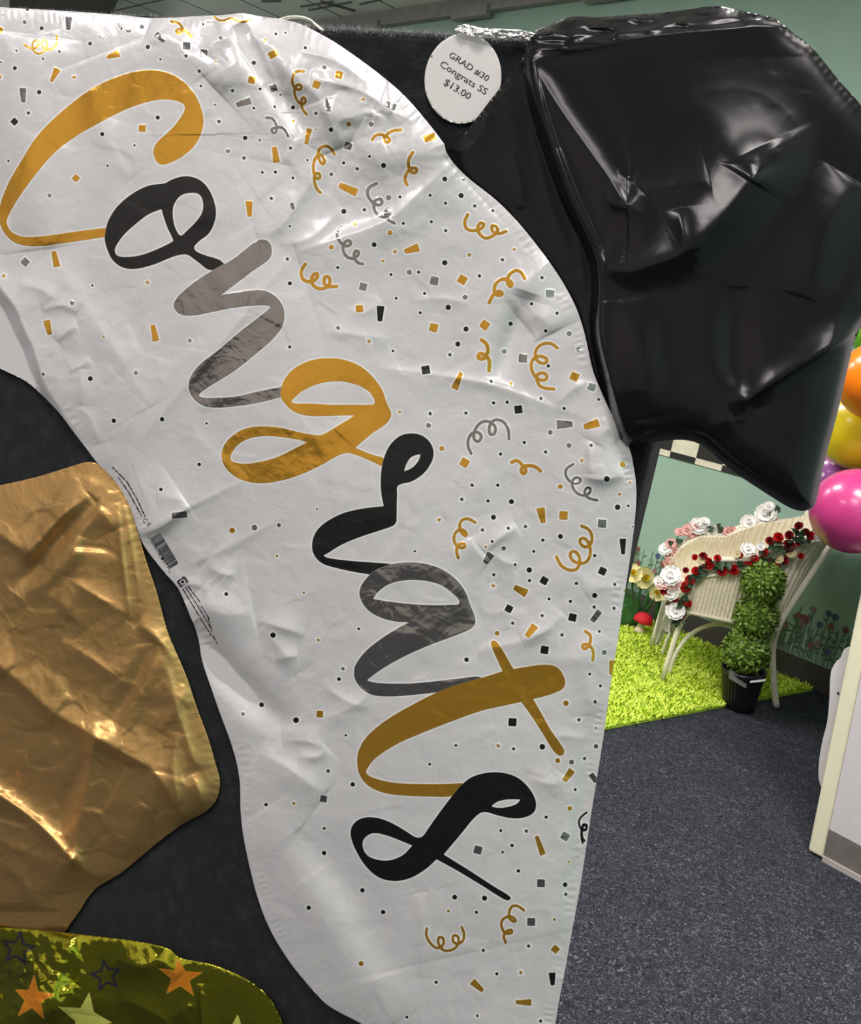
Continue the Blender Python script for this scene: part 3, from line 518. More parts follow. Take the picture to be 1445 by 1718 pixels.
for su, sv in ((-1, 0), (1, 0)): ink.poly([C0+U*su*7+V*-5.5+U*-1.3, C0+U*su*7+V*-5.5+U*1.3, C0+U*su*7+V*5.5+U*1.3, C0+U*su*7+V*5.5+U*-1.3])
for sv in (-1, 1): ink.poly([C0+U*-7+V*(sv*5-1.2), C0+U*7+V*(sv*5-1.2), C0+U*7+V*(sv*5+1.2), C0+U*-7+V*(sv*5+1.2)])
ringpoly(C0, 0.01, 2.6); ringpoly(C0, 4.6, 5.6)
ink.line((306, 967), (309, 970), 1.5)
for k, (a, b) in enumerate([((315, 982.7), (335.6, 1009.7)), ((338, 1017), (351.5, 1039)), ((311, 984.5), (334, 1020)), ((334.5, 1021), (355, 1056)), ((306.7, 988), (332, 1030)), ((332.5, 1031), (354.5, 1066)), ((348.5, 1036), (356, 1060)), ((357, 1066), (364.5, 1080))]):
    ink.words(a, b, 1.7, 20+k)
M_INK = NT('black print ink').set(base=(.008, .007, .008), rough=.4).m
o = ws.build('front_panel', [printed_foil(), M_INK], white, print_white(ws), ink.lifted(ws.sample)); o['label'] = 'white front with hand-lettered Congrats and confetti'
ws.back('back_panel', foil('white foil back', (.62, .58, .6), .38, 0.0), white)
def flap(sh, pts, mats, parent, name='folded_edge', depth=.05, drop=.06):
    P = smooth_ring(pts, 6, False); Hh = sh.sample(P); rows = []
    for q, hh in zip(P, Hh):
        p0 = lift(q, hh); row = []
        for k in range(9):
            u = k/8; back = -BN*(depth+hh/1000)*min(1, u*1.6); dn = np.array([0, 0, 1.0])*(.004*math.sin(min(1, u*1.6)*math.pi)-drop*max(0, u-.625)/.375)
            row.append(p0+back+dn+np.array([0, 0, .0006*math.sin(q[0]*.21+k)]))
        rows.append(row)
    m_ = MB(); m_.grid(rows); return m_.build(name, mats, parent)
flap(ws, [(-140, 4), (0, 13.5), (200, 26), (330, 28), (405, 24), (500, 40)], foil('white foil edge', (.62, .6, .61), .35, 0.0), white, depth=.056)
mb = MB(); rb = [(470, 33), (486, 29), (505, 29), (520, 34), (530, 42), (541, 51)]
P = smooth_ring(rb, 5, False); mb.tube([lift(q, 6+6*math.sin(i*.25)) for i, q in enumerate(P)], .0012, 8)
mb.build('hanging_ribbon', simple('cream ribbon', (.7, .64, .56), .5).m, white)

# ------------------------------------------------------------------ black balloon
B_OUT = [(887, 61), (887, 61), (905, 48), (930, 40), (949, 30), (975, 27), (1000, 29), (1050, 25), (1100, 22), (1160, 15), (1205, 10), (1240, 18), (1295, 29), (1311, 39), (1340, 62), (1365, 82), (1402, 128), (1445, 176), (1490, 235), (1520, 320), (1525, 410), (1495, 490), (1443, 549), (1426, 605), (1405, 696), (1387, 762), (1375, 814), (1368, 846), (1358, 855), (1342, 857), (1321, 849.5), (1289.5, 830), (1254.6, 807.6), (1220, 783), (1185, 752), (1164, 741), (1136, 738), (1090, 743), (1052, 750), (1052, 750), (1044, 740), (1018, 712), (985, 650), (955, 575), (905, 480), (840, 400), (775, 320), (735, 268), (735, 268), (755, 248), (775, 229), (797, 202), (839.6, 147), (869.5, 112), (881, 84)]
BF = [
 ('ridge', 3.4, [(893, 106), (930, 170), (975, 236), (1020, 300), (1055, 350)], 15, 45, 'n'),
 ('ridge', 17, [(1004, 440), (1052, 455), (1100, 442), (1150, 424), (1182, 396), (1226, 352), (1262, 306)], 58, 24, 's'), ('ridge', 4, [(1262, 306), (1278, 275), (1268, 250)], 30, 30), ('ridge', 3, [(1140, 350), (1148, 400), (1155, 425)], 14, 14), ('ridge', 2.5, [(1010, 330), (1050, 345), (1075, 320)], 25, 12), ('ridge', 2.5, [(1060, 310), (1110, 318), (1190, 300)], 30, 18),
 ('ridge', 8, [(1254, 672), (1300, 640), (1350, 608), (1400, 578), (1455, 545)], 30, 7, 'n'), ('soft', 5, [(1430, 300), (1390, 370), (1345, 500)], 40, 45), ('soft', -4, [(1240, 480), (1235, 600), (1255, 700)], 30, 30), ('ridge', 2.0, [(1048, 705), (1080, 715), (1130, 728)], 14, 8), ('ridge', 2.0, [(1175, 735), (1200, 715), (1230, 700)], 14, 10), ('soft', 6, [(1060, 500), (1070, 600), (1090, 700)], 40, 50),
 ('ridge', 3, [(862, 250), (872, 300), (880, 350)], 9, 14), ('ridge', 2.5, [(820, 190), (800, 240), (760, 260)], 12, 12), ('ridge', 2, [(850, 180), (870, 240), (905, 330)], 14, 14), ('ridge', 2.5, [(890, 200), (920, 330), (965, 450)], 12, 14), ('ridge', 2.5, [(935, 250), (965, 360), (980, 470), (1000, 580)], 9, 10), ('ridge', 2, [(800, 290), (860, 330), (905, 380)], 14, 14), ('ridge', 2, [(985, 470), (1003, 560), (1015, 640)], 7, 7),
]
RID = smooth_ring([(880, 70), (886, 98), (905, 190), (950, 320), (1002, 440), (1006, 560), (1026, 650), (1050, 745), (1060, 800)], 5, False)
TOPL = smooth_ring([(860, 112), (890, 101), (985, 80), (1100, 60), (1200, 50), (1310, 45), (1360, 70), (1440, 165), (1500, 240)], 5, False)
def h_black(X, Y, e, a):
    d, s, ar, L = seg_dist(X, Y, RID); d = -d*np.sign(s)                    # >0 on the image-right of the ridge
    q = np.clip((d+16)/20, 0, 1); q = q*q*(3-2*q); amp = 9+14*np.clip((Y-95)/560, 0, 1)
    h = 5.0+features(X, Y, BF)*np.where(d > -10, 1, .55)
    h += q*(amp+4*np.exp(-np.maximum(d, 0)/14)*np.clip((Y-100)/80, 0, 1)+10*(1-np.exp(-np.maximum(d, 0)/160)))
    h += q*1.6*np.exp(-((d-9)/4)**2)*np.clip((Y-110)/60, 0, 1)*np.clip((470-Y)/60, 0, 1)
    dt, st, at, Lt = seg_dist(X, Y, TOPL); up = dt*(-np.sign(st))            # >0 above the top roll
    h += np.where(up > 0, -11*(1-np.exp(-np.maximum(up, 0)/38))*np.clip((X-900)/120, .2, 1)*np.clip((1340-X)/60, 0, 1)+4.2*np.clip((1330-X)/60, 0, 1)*crumple(X, Y, 17, 31, 6, (2.6, .7), -.12)*np.clip(up/10, 0, 1), 3.0*np.exp(-np.maximum(-up, 0)/16)*np.clip((1340-X)/60, 0, 1))+np.where(up > 0, 3.0*np.clip((1340-X)/60, 0, 1), 0)
    m = np.where(d > 0, .30, 1.0)+.9*bell(X, Y, 1060, 400, 70)
    h += m*(.9*crumple(X, Y, 80, 41, 5)+.22*crumple(X, Y, 30, 43, 6))
    rr = np.clip((X-1120)/260, 0, 1)*np.clip((480-Y)/160, 0, 1); rr = rr*rr*(3-2*rr); lo_ = .35+.55*np.maximum(rr, np.clip((-d-4)/10, 0, 1)); h *= lo_+(1-lo_)*(1-np.exp(-e/14)); h += .04*np.sin(a*2*math.pi/14+2*np.sin(a/31))*np.exp(-((e-8)/6)**2)
    return np.maximum(h, 4.5*np.where(d > 0, 1, .9))
black = empty('foil_balloon', lift((1000, 60), 6), 'glossy black uninflated foil balloon flopped over the right corner of the board', 'foil balloon')
bs = Sheet(B_OUT, h_black, 2.0)
M_BLACK = NT('glossy black foil'); M_BLACK.set(base=(.0075, .0068, .0075), rough=.2, spec=.3); M_BLACK.bump(M_BLACK.noise(22, 3, .5, dist=1), .05, .006); M_BLACK = M_BLACK.m
bs.build('front_panel', M_BLACK, black); bs.back('back_panel', M_BLACK, black, gap=2.0)
M_SILV = foil('crumpled silver foil', (.82, .81, .82), .16, 1.0, .5, 220, .004)
so = [(764, 52), (768, 44), (785, 41), (800, 46), (830, 48), (860, 49), (876, 51), (895, 55), (902, 62), (890, 68), (870, 63), (840, 64), (805, 62), (780, 57)]
sv = Sheet(so, lambda X, Y, e, a: 7.0+3.6*crumple(X, Y, 12, 51, 7, (2.0, .7))+1.6*crumple(X, Y, 5, 52, 7)+1.0*(1-np.exp(-e/3)), 1.0)
o = sv.build('crumpled_edge', M_SILV, black); o['label'] = 'silver crumpled edge strip over the board top'
sv.back('crumpled_edge_back', M_SILV, o, gap=2, step=3)
flap(bs, [(892, 60), (930, 42), (1000, 31), (1100, 24), (1205, 13)], M_BLACK, black, depth=.045, drop=.04)

# ------------------------------------------------------------------ price tag
th = np.linspace(0, 2*math.pi, 48, endpoint=False)
tag_o = [(776.8+64.3*math.cos(q)-3*math.sin(q), 131.6+75.8*math.sin(q)) for q in th]
ts = Sheet(tag_o, lambda X, Y, e, a: 2.6+0*X+.9*((X-776)/64)**2, 3.0)
ti = Ink(); ti.text('GRAD #30', (787.3, 111.8), 77, 33, 11.5); ti.text('Congrats SS', (777.5, 131.5), 91, 32.5, 14.5); ti.text('$13.00', (767.5, 150), 50, 31.5, 13.5)
tg = ts.build('price_tag', [simple('tag card', (.64, .60, .60), .6, .03).m, NT('tag print').set(base=(.05, .048, .05), rough=.6).m], None, None, ti.lifted(ts.sample, .3))
sd_ = tg.modifiers.new('thick', 'SOLIDIFY'); sd_.thickness = .0006; sd_.offset = -1
tag(tg, 'round white paper price tag reading GRAD #30 Congrats SS $13.00', 'price tag')

# ------------------------------------------------------------------ gold balloon
G_OUT = [(-180, 850), (-60, 824), (0, 814), (62, 800), (118, 783), (149, 775), (168, 780), (187, 797), (215, 840), (230, 887), (246, 943), (262, 990), (280, 1055), (299, 1102), (314.5, 1139), (330, 1186), (349, 1237), (363, 1286), (369.5, 1314), (363, 1342), (346, 1361), (311, 1380), (277, 1404), (239, 1435), (201, 1466), (156, 1494), (138, 1522), (121, 1546), (107, 1565), (60, 1590), (-40, 1600), (-180, 1560), (-230, 1200)]
GF = [
 ('ridge', 7, [(-60, 1075), (0, 1120), (44, 1155), (87, 1195), (125, 1217), (175, 1245), (215, 1268), (256, 1292), (277, 1321), (313, 1378)], 28, 12, 'n'), ('ridge', 8, [(-60, 1290), (0, 1335), (62, 1380), (119, 1441)], 12, 16, 'n'), ('ridge', 7, [(157, 1245), (148, 1320), (121, 1441)], 26, 18, 'n'), ('ridge', 3, [(108, 1444), (98, 1460), (102, 1500)], 14, 14), ('ridge', 3, [(119, 1441), (160, 1470), (195, 1468)], 14, 12),
 ('soft', -3.5, [(150, 1265), (115, 1340), (103, 1400)], 16, 14), ('ridge', 5, [(254, 1293), (235, 1370), (208, 1442)], 26, 30), ('ridge', 2.5, [(254, 1295), (253, 1400)], 9, 9),
 ('soft', -7, [(160, 835), (120, 880), (70, 940), (25, 995)], 17, 17), ('ridge', 6, [(150, 832), (100, 870), (47, 928)], 22, 14), ('ridge', 6, [(-30, 880), (0, 897), (47, 929)], 24, 10, 's'), ('ridge', 4, [(172, 848), (120, 915), (80, 975), (25, 1000)], 12, 26),
 ('ridge', 3.5, [(115, 970), (165, 1003), (215, 1033)], 10, 16), ('ridge', 2.5, [(60, 992), (100, 1010), (140, 1060)], 20, 14), ('ridge', 4, [(230, 1046), (265, 1072), (296, 1108)], 16, 10), ('ridge', 3, [(103, 1074), (160, 1110), (224, 1156)], 10, 18),
 ('soft', -4.5, [(262, 1078), (225, 1150), (177, 1226)], 14, 16), ('ridge', 4, [(268, 1085), (240, 1150), (200, 1215)], 14, 20), ('ridge', 3, [(196, 843), (205, 930), (218, 1040)], 7, 8), ('ridge', 2, [(208, 840), (222, 920), (235, 1010)], 6, 7), ('ridge', 3, [(133, 900), (120, 960), (118, 968)], 12, 12), ('ridge', 4, [(160, 850), (175, 862), (190, 890)], 14, 12),
 ('ridge', 2.5, [(135, 970), (112, 1030), (100, 1100), (85, 1190)], 12, 14), ('ridge', 3, [(270, 1230), (300, 1180), (312, 1150)], 12, 12), ('ridge', 3, [(275, 1100), (300, 1200), (330, 1290)], 10, 12), ('ridge', 2.5, [(322, 1300), (335, 1330), (340, 1358)], 9, 9), ('ridge', 3, [(300, 1230), (290, 1290), (300, 1350)], 12, 10), ('ridge', 3, [(0, 1445), (40, 1480), (55, 1520)], 20, 14), ('ridge', 3, [(-20, 1400), (40, 1430), (95, 1450)], 16, 20),
]
def h_gold(X, Y, e, a):
    h = 3.2+11*(1-np.exp(-e/45))+1.3*features(X, Y, GF)*(1-np.exp(-e/12))
    h += (1-np.exp(-e/16))*(2.1*crumple(X, Y, 85, 61, 16)+.7*crumple(X, Y, 34, 62, 16)+.22*crumple(X, Y, 13, 63, 6))
    h += .12*np.sin(a*2*math.pi/15+2*np.sin(a/29))*np.exp(-((e-6)/6)**2)
    lim = np.clip((1530-Y)/90, 0, 1)*30+7.5
    return np.clip(h, 2.2, lim)
gold = empty('foil_balloon', lift((80, 800), 4), 'satin gold uninflated foil balloon creased and hanging left of the white one', 'foil balloon')
gs = Sheet(G_OUT, h_gold, 2.0)
M_GOLD = foil('satin gold foil', (.70, .42, .16), .38, .85, .15, 50)
gi = Ink()
for k in range(2): gi.words((-20, 866+k*6), (118, 835+k*6), 1.1, 70+k)
gs.build('front_panel', [M_GOLD, NT('pale gold print').set(base=(.55, .36, .2), rough=.6, metal=.4).m], gold, None, gi.lifted(gs.sample, .15)); gs.back('back_panel', M_GOLD, gold, gap=1.2)

# ------------------------------------------------------------------ olive-gold balloon with stars
N_OUT = [(-150, 1545), (0, 1556), (60, 1560), (108, 1565), (180, 1573), (240, 1581), (285, 1593), (300, 1606), (330, 1613), (355, 1618), (400, 1636), (432, 1655), (450, 1672), (462, 1690), (472, 1712), (478, 1740), (478, 1800), (440, 1860), (200, 1880), (-150, 1870)]
NF = [
 ('soft', 24, [(-60, 1725), (20, 1715), (70, 1690)], 62, 62, 'n'), ('ridge', 8, [(118, 1582), (97, 1640), (80, 1700), (60, 1760)], 10, 50, 'n'), ('ridge', 5, [(120, 1582), (135, 1630), (128, 1700)], 40, 12), ('ridge', 4, [(0, 1628), (80, 1612), (118, 1584)], 14, 30), ('ridge', 6, [(190, 1606), (215, 1616), (240, 1622), (264, 1603)], 20, 12), ('ridge', 5, [(264, 1603), (285, 1625), (300, 1640)], 16, 14), ('ridge', 5, [(335, 1650), (338, 1690), (342, 1760)], 12, 10), ('ridge', 4, [(305, 1718), (312, 1692), (330, 1690)], 10, 8), ('ridge', 3, [(200, 1675), (240, 1690), (290, 1720)], 12, 10), ('ridge', 4, [(125, 1650), (105, 1680), (95, 1700)], 9, 9),
]
def h_green(X, Y, e, a):
    m = bell(X, Y, 50, 1640, 62)
    return np.maximum(10.5+3.5*(1-np.exp(-e/20))+(1-np.exp(-e/10))*(features(X, Y, NF)+1.6*crumple(X, Y, 75, 71, 5)+(.35+2.4*m)*crumple(X, Y, 17, 72, 6)+(.1+.7*m)*crumple(X, Y, 8, 73, 6))+.08*np.sin(a/2.4)*np.exp(-((e-6)/5)**2), 9.5)
green = empty('foil_balloon', lift((150, 1700), 10), 'shiny olive-gold foil balloon printed with orange stars at the lower left', 'foil balloon')
ns = Sheet(N_OUT, h_green, 1.6)
def stars_attr():
    A = {k: np.full(ns.X.shape, 9.0) for k in 'opb'}
    def put(k, f): A[k][:] = np.minimum(A[k], np.clip(f, -9, 9))
    def quint(c, tips, inner):
        c = np.array(c); T = [np.array(q) for q in tips]; out = []
        for i in range(5):
            out.append(T[i]); out.append(c+((T[i]+T[(i+1) % 5])/2-c)*inner)
        return np.array(out)
    put('o', sdf_rings(ns.X, ns.Y, [quint((55, 1674), [(57, 1635), (91, 1668), (75, 1711), (29, 1706), (25, 1660)], .5)]))
    put('o', sdf_rings(ns.X, ns.Y, [quint((303, 1639), [(299, 1609), (342, 1631), (326, 1672), (279, 1668), (265, 1624)], .5)]))
    put('p', sdf_rings(ns.X, ns.Y, [quint((146, 1706), [(150, 1664), (189, 1716), (165, 1760), (118, 1752), (97, 1689)], .5)]))
    put('p', sdf_rings(ns.X, ns.Y, [quint((396, 1730), [(399, 1701), (432, 1726), (420, 1765), (378, 1762), (366, 1720)], .5)]))
    for c, R, ro in (((178, 1637), 30, -100), ((30, 1592), 32, -80), ((250, 1760), 34, -70)):
        S = sdf_rings(ns.X, ns.Y, [star_pts(*c, R, ro, .45)]); put('b', np.abs(S+2)-2.2)
    return {'orange_print': A['o'], 'pale_print': A['p'], 'blue_print': A['b']}
t = NT('olive gold star foil')
def pf(an):
    a = t.n('ShaderNodeAttribute', attribute_name=an); o = t.n('ShaderNodeMapRange', interpolation_type='SMOOTHSTEP'); t.l(a.outputs['Fac'], o.inputs['Value']); o.inputs['From Min'].default_value = -.55; o.inputs['From Max'].default_value = .55; return t.math('SUBTRACT', 1.0, o.outputs['Result'])
fo, fp, fb = pf('orange_print'), pf('pale_print'), pf('blue_print')
c = t.mix(fb, (.62, .60, .05), (.24, .235, .27)); c = t.mix(fo, c, (.62, .20, .015)); c = t.mix(fp, c, (.62, .60, .13))
pr = t.math('MAXIMUM', fo, fp)
t.set(base=c, metal=t.math('SUBTRACT', 1.0, t.math('MULTIPLY', pr, .8)), rough=t.math('ADD', t.math('MULTIPLY', pr, .2), .13), spec=.5); t.bump(t.noise(40, 4, .6, dist=1.0), .12, .006)
ns.build('front_panel', t.m, green, stars_attr()); ns.back('back_panel', foil('olive foil back', (.5, .48, .06), .25), green, gap=1.5)

# ------------------------------------------------------------------ room shell, aligned with the green wall
WV = np.array([-.7218, .6921, 0]); WN = np.array([-.6921, -.7218, 0])       # along the wall (away to the left), into the room
WA = np.array([2.087, 4.198, 0.0]); CZ = 3.5
def wp(u, d, z=0.0): return WA + WV*u + WN*d + np.array([0, 0, z])          # u along, d out from the wall
U0, U1, D1 = -2.6, 9.5, 9.0
Zv = np.array([0, 0, 1.0])
t = NT('charcoal blue carpet'); v = t.coords()
n1 = t.noise(82, 2, .6, v, 2.2); n2 = t.noise(2.2, 3, .5, v)
t.set(base=t.ramp(t.math('ADD', t.math('MULTIPLY', n1, .92), t.math('MULTIPLY', n2, .08)), [(.36, (.014, .0152, .021)), (.50, (.028, .030, .039)), (.58, (.050, .054, .068)), (.68, (.15, .155, .17))]), rough=.95, spec=.12)
t.bump(n1, .5, .004); M_CARPET = t.m
def slab(name, p, a, b, th, mat):
    mb = MB(); n = np.cross(a, b); n = n/np.linalg.norm(n); mb.box(np.array(p)+np.array(a)/2+np.array(b)/2-n*th/2, np.array(a)/2, np.array(b)/2, n*th/2); return structure(mb.build(name, mat, None, smooth=False, fix=True))
Lu = WV*(U1-U0); Ld = WN*D1
slab('floor', wp(U0, 0), Lu, -Ld, -.05, M_CARPET) if False else slab('floor', wp(U0, D1), Lu, -Ld, .05, M_CARPET) if np.cross(Lu, -Ld)[2] > 0 else slab('floor', wp(U0, 0), Lu, Ld, .05, M_CARPET)
t = NT('ceiling tile'); tc = t.n('ShaderNodeTexCoord'); mp = t.n('ShaderNodeMapping'); t.l(tc.outputs['Object'], mp.inputs['Vector']); mp.inputs['Rotation'].default_value = (0, 0, math.atan2(WV[1], WV[0])*-1)
bk = t.n('ShaderNodeTexBrick', offset=0.0); t.l(mp.outputs['Vector'], bk.inputs['Vector']); bk.inputs['Scale'].default_value = 1.0; bk.inputs['Brick Width'].default_value = .61; bk.inputs['Row Height'].default_value = 1.22; bk.inputs['Mortar Size'].default_value = .012
bk.inputs['Color1'].default_value = (.90, .89, .85, 1); bk.inputs['Color2'].default_value = (.84, .83, .79, 1); bk.inputs['Mortar'].default_value = (.20, .19, .18, 1)
t.set(base=t.mix(t.math('MULTIPLY', t.noise(160, 2), .25), bk.outputs['Color'], (.3, .3, .28)), rough=.9, spec=.2)
a_, b_ = (Lu, Ld) if np.cross(Lu, Ld)[2] < 0 else (Ld, Lu)
slab('ceiling', wp(U0, 0, CZ), a_, b_, .05, t.m)
M_GREEN = simple('mint green wall paint', (.31, .46, .385), .6, .03, 8); M_GREEN.bump(M_GREEN.noise(180, 3), .08, .002); M_GREEN = M_GREEN.m
M_TAUPE = simple('taupe wall paint', (.62, .56, .52), .7, .03, 8).m
def wall(name, p, a, mat):
    n = np.cross(np.array(a), Zv); slab(name, p, a, Zv*CZ, .08, mat)
wall('wall_back', wp(U1, 0), -Lu if np.cross(-Lu, Zv)@WN > 0 else Lu, M_GREEN) if np.cross(-Lu, Zv)@WN > 0 else wall('wall_back', wp(U0, 0), Lu, M_GREEN)
def wall_facing(name, p, q, inward, mat):
    p, q = np.array(p), np.array(q)
    if np.cross(q-p, Zv)@np.array(inward) < 0: p, q = q, p
    wall(name, p, q-p, mat)
wall_facing('wall_front', wp(U0, D1), wp(U1, D1), -WN, M_TAUPE)
wall_facing('wall_left', wp(U1, 0), wp(U1, D1), -WV, M_TAUPE)
wall_facing('wall_far', wp(U0, 0), wp(U0, D1), WV, M_GREEN)
# baseboard and ceiling trim of the green wall
mb = MB(); mb.box(wp((U0+U1)/2, .008, .06), WV*(U1-U0)/2, WN*.007, Zv*.06); mb.box(wp((U0+U1)/2, .012, .008), WV*(U1-U0)/2, WN*.012, Zv*.008)
structure(mb.build('baseboard_back', simple('grey brown vinyl base', (.060, .054, .050), .5).m, None, smooth=False, fix=True))
mb = MB(); M_TRK = simple('grey metal track', (.26, .25, .24), .45).m
mb.box(wp((U0+U1)/2, .03, CZ-.05), WV*(U1-U0)/2, WN*.03, Zv*.05)
for k in range(11): mb.box(wp(-.5+k*.9+.2*(k % 3), .055, CZ-.10), WV*.16, WN*.028, Zv*.035)
structure(mb.build('trim_1', M_TRK, None, smooth=False, fix=True))
mb = MB()                                   # dark slots and a dark run in the ceiling, upper left
for (x0, y0, x1, y1, w) in [(505, 11, 560, 2, .005), (518, 17, 590, 3, .005), (538, 2, 596, 18, .014), (604, 7, 640, -1, .005), (440, 2, 470, 1, .01)]:
    a = onplane((x0, y0), (0, 0, CZ-.004), (0, 0, 1)); b = onplane((x1, y1), (0, 0, CZ-.004), (0, 0, 1)); d = (b-a)/2; s_ = np.cross(d, Zv); s_ = s_/np.linalg.norm(s_)*w; mb.box((a+b)/2, d, s_, Zv*.006)
structure(mb.build('trim_2', simple('dark ceiling slot', (.10, .095, .09), .6).m, None, smooth=False, fix=True))
a = onplane((16, 30), (0, 0, CZ-.12), (0, 0, 1)); b = onplane((16, -60), (0, 0, CZ-.12), (0, 0, 1)); c = onplane((185, 30), (0, 0, CZ-.12), (0, 0, 1))
mb = MB(); mb.box((b+c)/2+Zv*.06, (a-b)/2, (c-a)/2, Zv*.058)
structure(mb.build('trim_3', simple('dark duct', (.035, .032, .03), .6).m, None, smooth=False, fix=True))

# wall stub at the right with cream end trim and kick band
SB = onfloor(1355, 1430); SB[2] = 0; SR = -WV; ST = .07; SH_ = 2.35
tp_ = onplane((1445, 987), SB, WN); KL = ((tp_-SB)@WV)/tp_[2]               # the end of the stub is cut at a slant
def stub(name, u0, u1, z0, z1, d0, d1, mat, right=None):
    vs = []
    for z in (z0, z1):
        for d_ in (d0, d1): vs += [SB+SR*u0+WV*KL*z+WN*d_+Zv*z, SB+SR*u1+(WV*KL*z if right else 0)+WN*d_+Zv*z]
    mb = MB(); mb.add(vs, [(0, 1, 3, 2), (4, 6, 7, 5), (0, 4, 5, 1), (2, 3, 7, 6), (0, 2, 6, 4), (1, 5, 7, 3)]); return structure(mb.build(name, mat, None, smooth=False, fix=True))
stub('wall_right', .05, 2.3, .108, SH_, -ST+.002, -.002, simple('pinkish white laminate', (.60, .56, .575), .5, .03).m)
bevel(stub('trim_4', 0, .0485, .006, SH_, -ST, 0, simple('cream end trim', (.74, .70, .52), .5, .03).m, True), .008, 3)
stub('baseboard_right', .049, 2.3, .018, .108, -.012, 0, simple('taupe kick band', (.155, .135, .125), .5).m)
stub('trim_5', .049, 2.3, .0, .018, -.02, .006, simple('pale toe strip', (.42, .37, .36), .5).m)
# scalloped plaque on the stub's back
pp = [(1440, 1078), (1425, 1085), (1416, 1090), (1410, 1104), (1403, 1110), (1394, 1128), (1391.5, 1170), (1388, 1210), (1380.5, 1240), (1375, 1270), (1373, 1300), (1376, 1316), (1392, 1345), (1440, 1330), (1460, 1180)]
P = smooth_ring(pp, 4); n = len(P); po = SB-WN*(ST+.001)
A0 = onplane(P, po, WN); B0 = onplane(P, po, WN)-WN*.012
mb = MB(); mb.add(list(A0)+list(B0), [tuple(range(n)), tuple(range(n, 2*n))[::-1]]+[(i, n+i, n+(i+1) % n, (i+1) % n) for i in range(n)])
o = mb.build('scalloped_plaque', simple('white plastic', (.58, .56, .57), .4, .04).m, None, smooth=False, fix=True); bevel(o, .003, 2)
tag(o, 'white scalloped-edge plaque sticking out from behind the cream-edged wall stub', 'plaque')
mb = MB(); hc = onplane((1407, 1163), po, WN); mb.lathe([(.004, -.001), (.004, .002)], hc, 12, axis=tuple(WN)); mb.build('screw_hole', simple('dark hole', (.02, .015, .01), .6).m, o)

# checkered border on the green wall
CA = onplane((1088, 754), wp(0, .004), WN); mb = MB()
ub = [u_of(onplane(q, wp(0, .004), WN)) for q in ((1126, 758), (1168, 771))] if False else [((np.array(onplane(q, wp(0, .004), WN))-WA)@WV) for q in ((1126, 758), (1168, 771))]
cell = ub[0]-ub[1]; zb = onplane((1126, 771-3.5), wp(0, .004), WN)[2]; zm = onplane((1126, 757), wp(0, .004), WN)[2]
for i in range(-8, 40):
    mb.box(wp(ub[0]+(i+.5)*cell, .004, (zb+zm)/2), WV*cell/2, WN*.003, Zv*(zm-zb)/2, 1 if i % 2 == 0 else 0)
    mb.box(wp(ub[0]+(i+.5)*cell, .004, zm+.05), WV*cell/2, WN*.003, Zv*.05, 0 if i % 2 == 0 else 1)
o = mb.build('checkered_border', [simple('black check', (.02, .02, .02), .5).m, simple('cream check', (.72, .68, .55), .5).m], None, smooth=False, fix=True)
tag(o, 'black and cream checkered border strip on the green wall', 'wall border')
# meadow flower decal above the baseboard
mb = MB(); cols = [(.10, .17, .10), (.25, .08, .08), (.08, .10, .24), (.3, .17, .2), (.07, .11, .07)]
r = random.Random(9); u = -.35
def disc(c, rr, mi, k=7): mb.add([c]+[c+WV*rr*math.cos(2*math.pi*i/k)+Zv*rr*math.sin(2*math.pi*i/k) for i in range(k)], [(0, 1+(i+1) % k, 1+i) for i in range(k)], mi)
while u < 2.9:
    hgt = r.uniform(.06, .26); lean = r.uniform(-.03, .03); d = .0015+r.random()*.001
    for k in range(6):
        z0 = .125+hgt*k/6; z1 = .125+hgt*(k+1)/6; w = .0025
        mb.add([wp(u+lean*k/6-w, d, z0), wp(u+lean*k/6+w, d, z0), wp(u+lean*(k+1)/6+w, d, z1), wp(u+lean*(k+1)/6-w, d, z1)], [(0, 1, 2, 3)], 0)
        if k > 0 and r.random() < .8:
            sg = r.choice((-1, 1)); b = wp(u+lean*k/6, d, z0); e_ = b+WV*sg*r.uniform(.012, .03)+Zv*r.uniform(.01, .03); q = Zv*.007; mb.add([b, (b+e_)/2+q, e_, (b+e_)/2-q], [(0, 1, 2, 3)], r.choice((0, 4)))
    if r.random() < .4:
        c = wp(u+lean, d+.001, .125+hgt); mi = r.choice((1, 2, 3, 1))
        for k in range(5): disc(c+WV*.010*math.cos(k*1.257)+Zv*.010*math.sin(k*1.257), .008, mi)
    u += r.uniform(.004, .014)
o = mb.build('flower_decal', [simple('decal ink %d' % i, c, .6).m for i, c in enumerate(cols)], None, smooth=False)
tag(o, 'strip of meadow flower wall decal above the dark baseboard behind the chair', 'wall decal')

# ------------------------------------------------------------------ grass rug
RA = onfloor(1363, 1159); RA[2] = 0; r1 = onfloor(1016, 1228)-onfloor(1200, 1193); r1[2] = 0; r1 /= np.linalg.norm(r1); r2 = WV
rw, rl = 1.75, 1.95; E0 = RA; E1 = RA+r1*rw; E2 = E1+r2*rl; E3 = RA+r2*rl
rug = empty('grass_rug', (E0+E2)/2, 'lime green shaggy grass rug under the wicker chair', 'rug')
mb = MB(); zz = Zv*.012; mb.add([E0, E1, E2, E3, E0+zz, E1+zz, E2+zz, E3+zz], [(4, 5, 6, 7), (3, 2, 1, 0), (0, 1, 5, 4), (1, 2, 6, 5), (2, 3, 7, 6), (3, 0, 4, 7)])
mb.build('mat', simple('lime rug backing', (.45, .66, .04), .9, .2, 20).m, rug, smooth=False, fix=True)
NB = 60000; a = rng.random(NB); b = rng.random(NB); base = E0+np.outer(a, r1*rw)+np.outer(b, r2*rl)+zz*.9
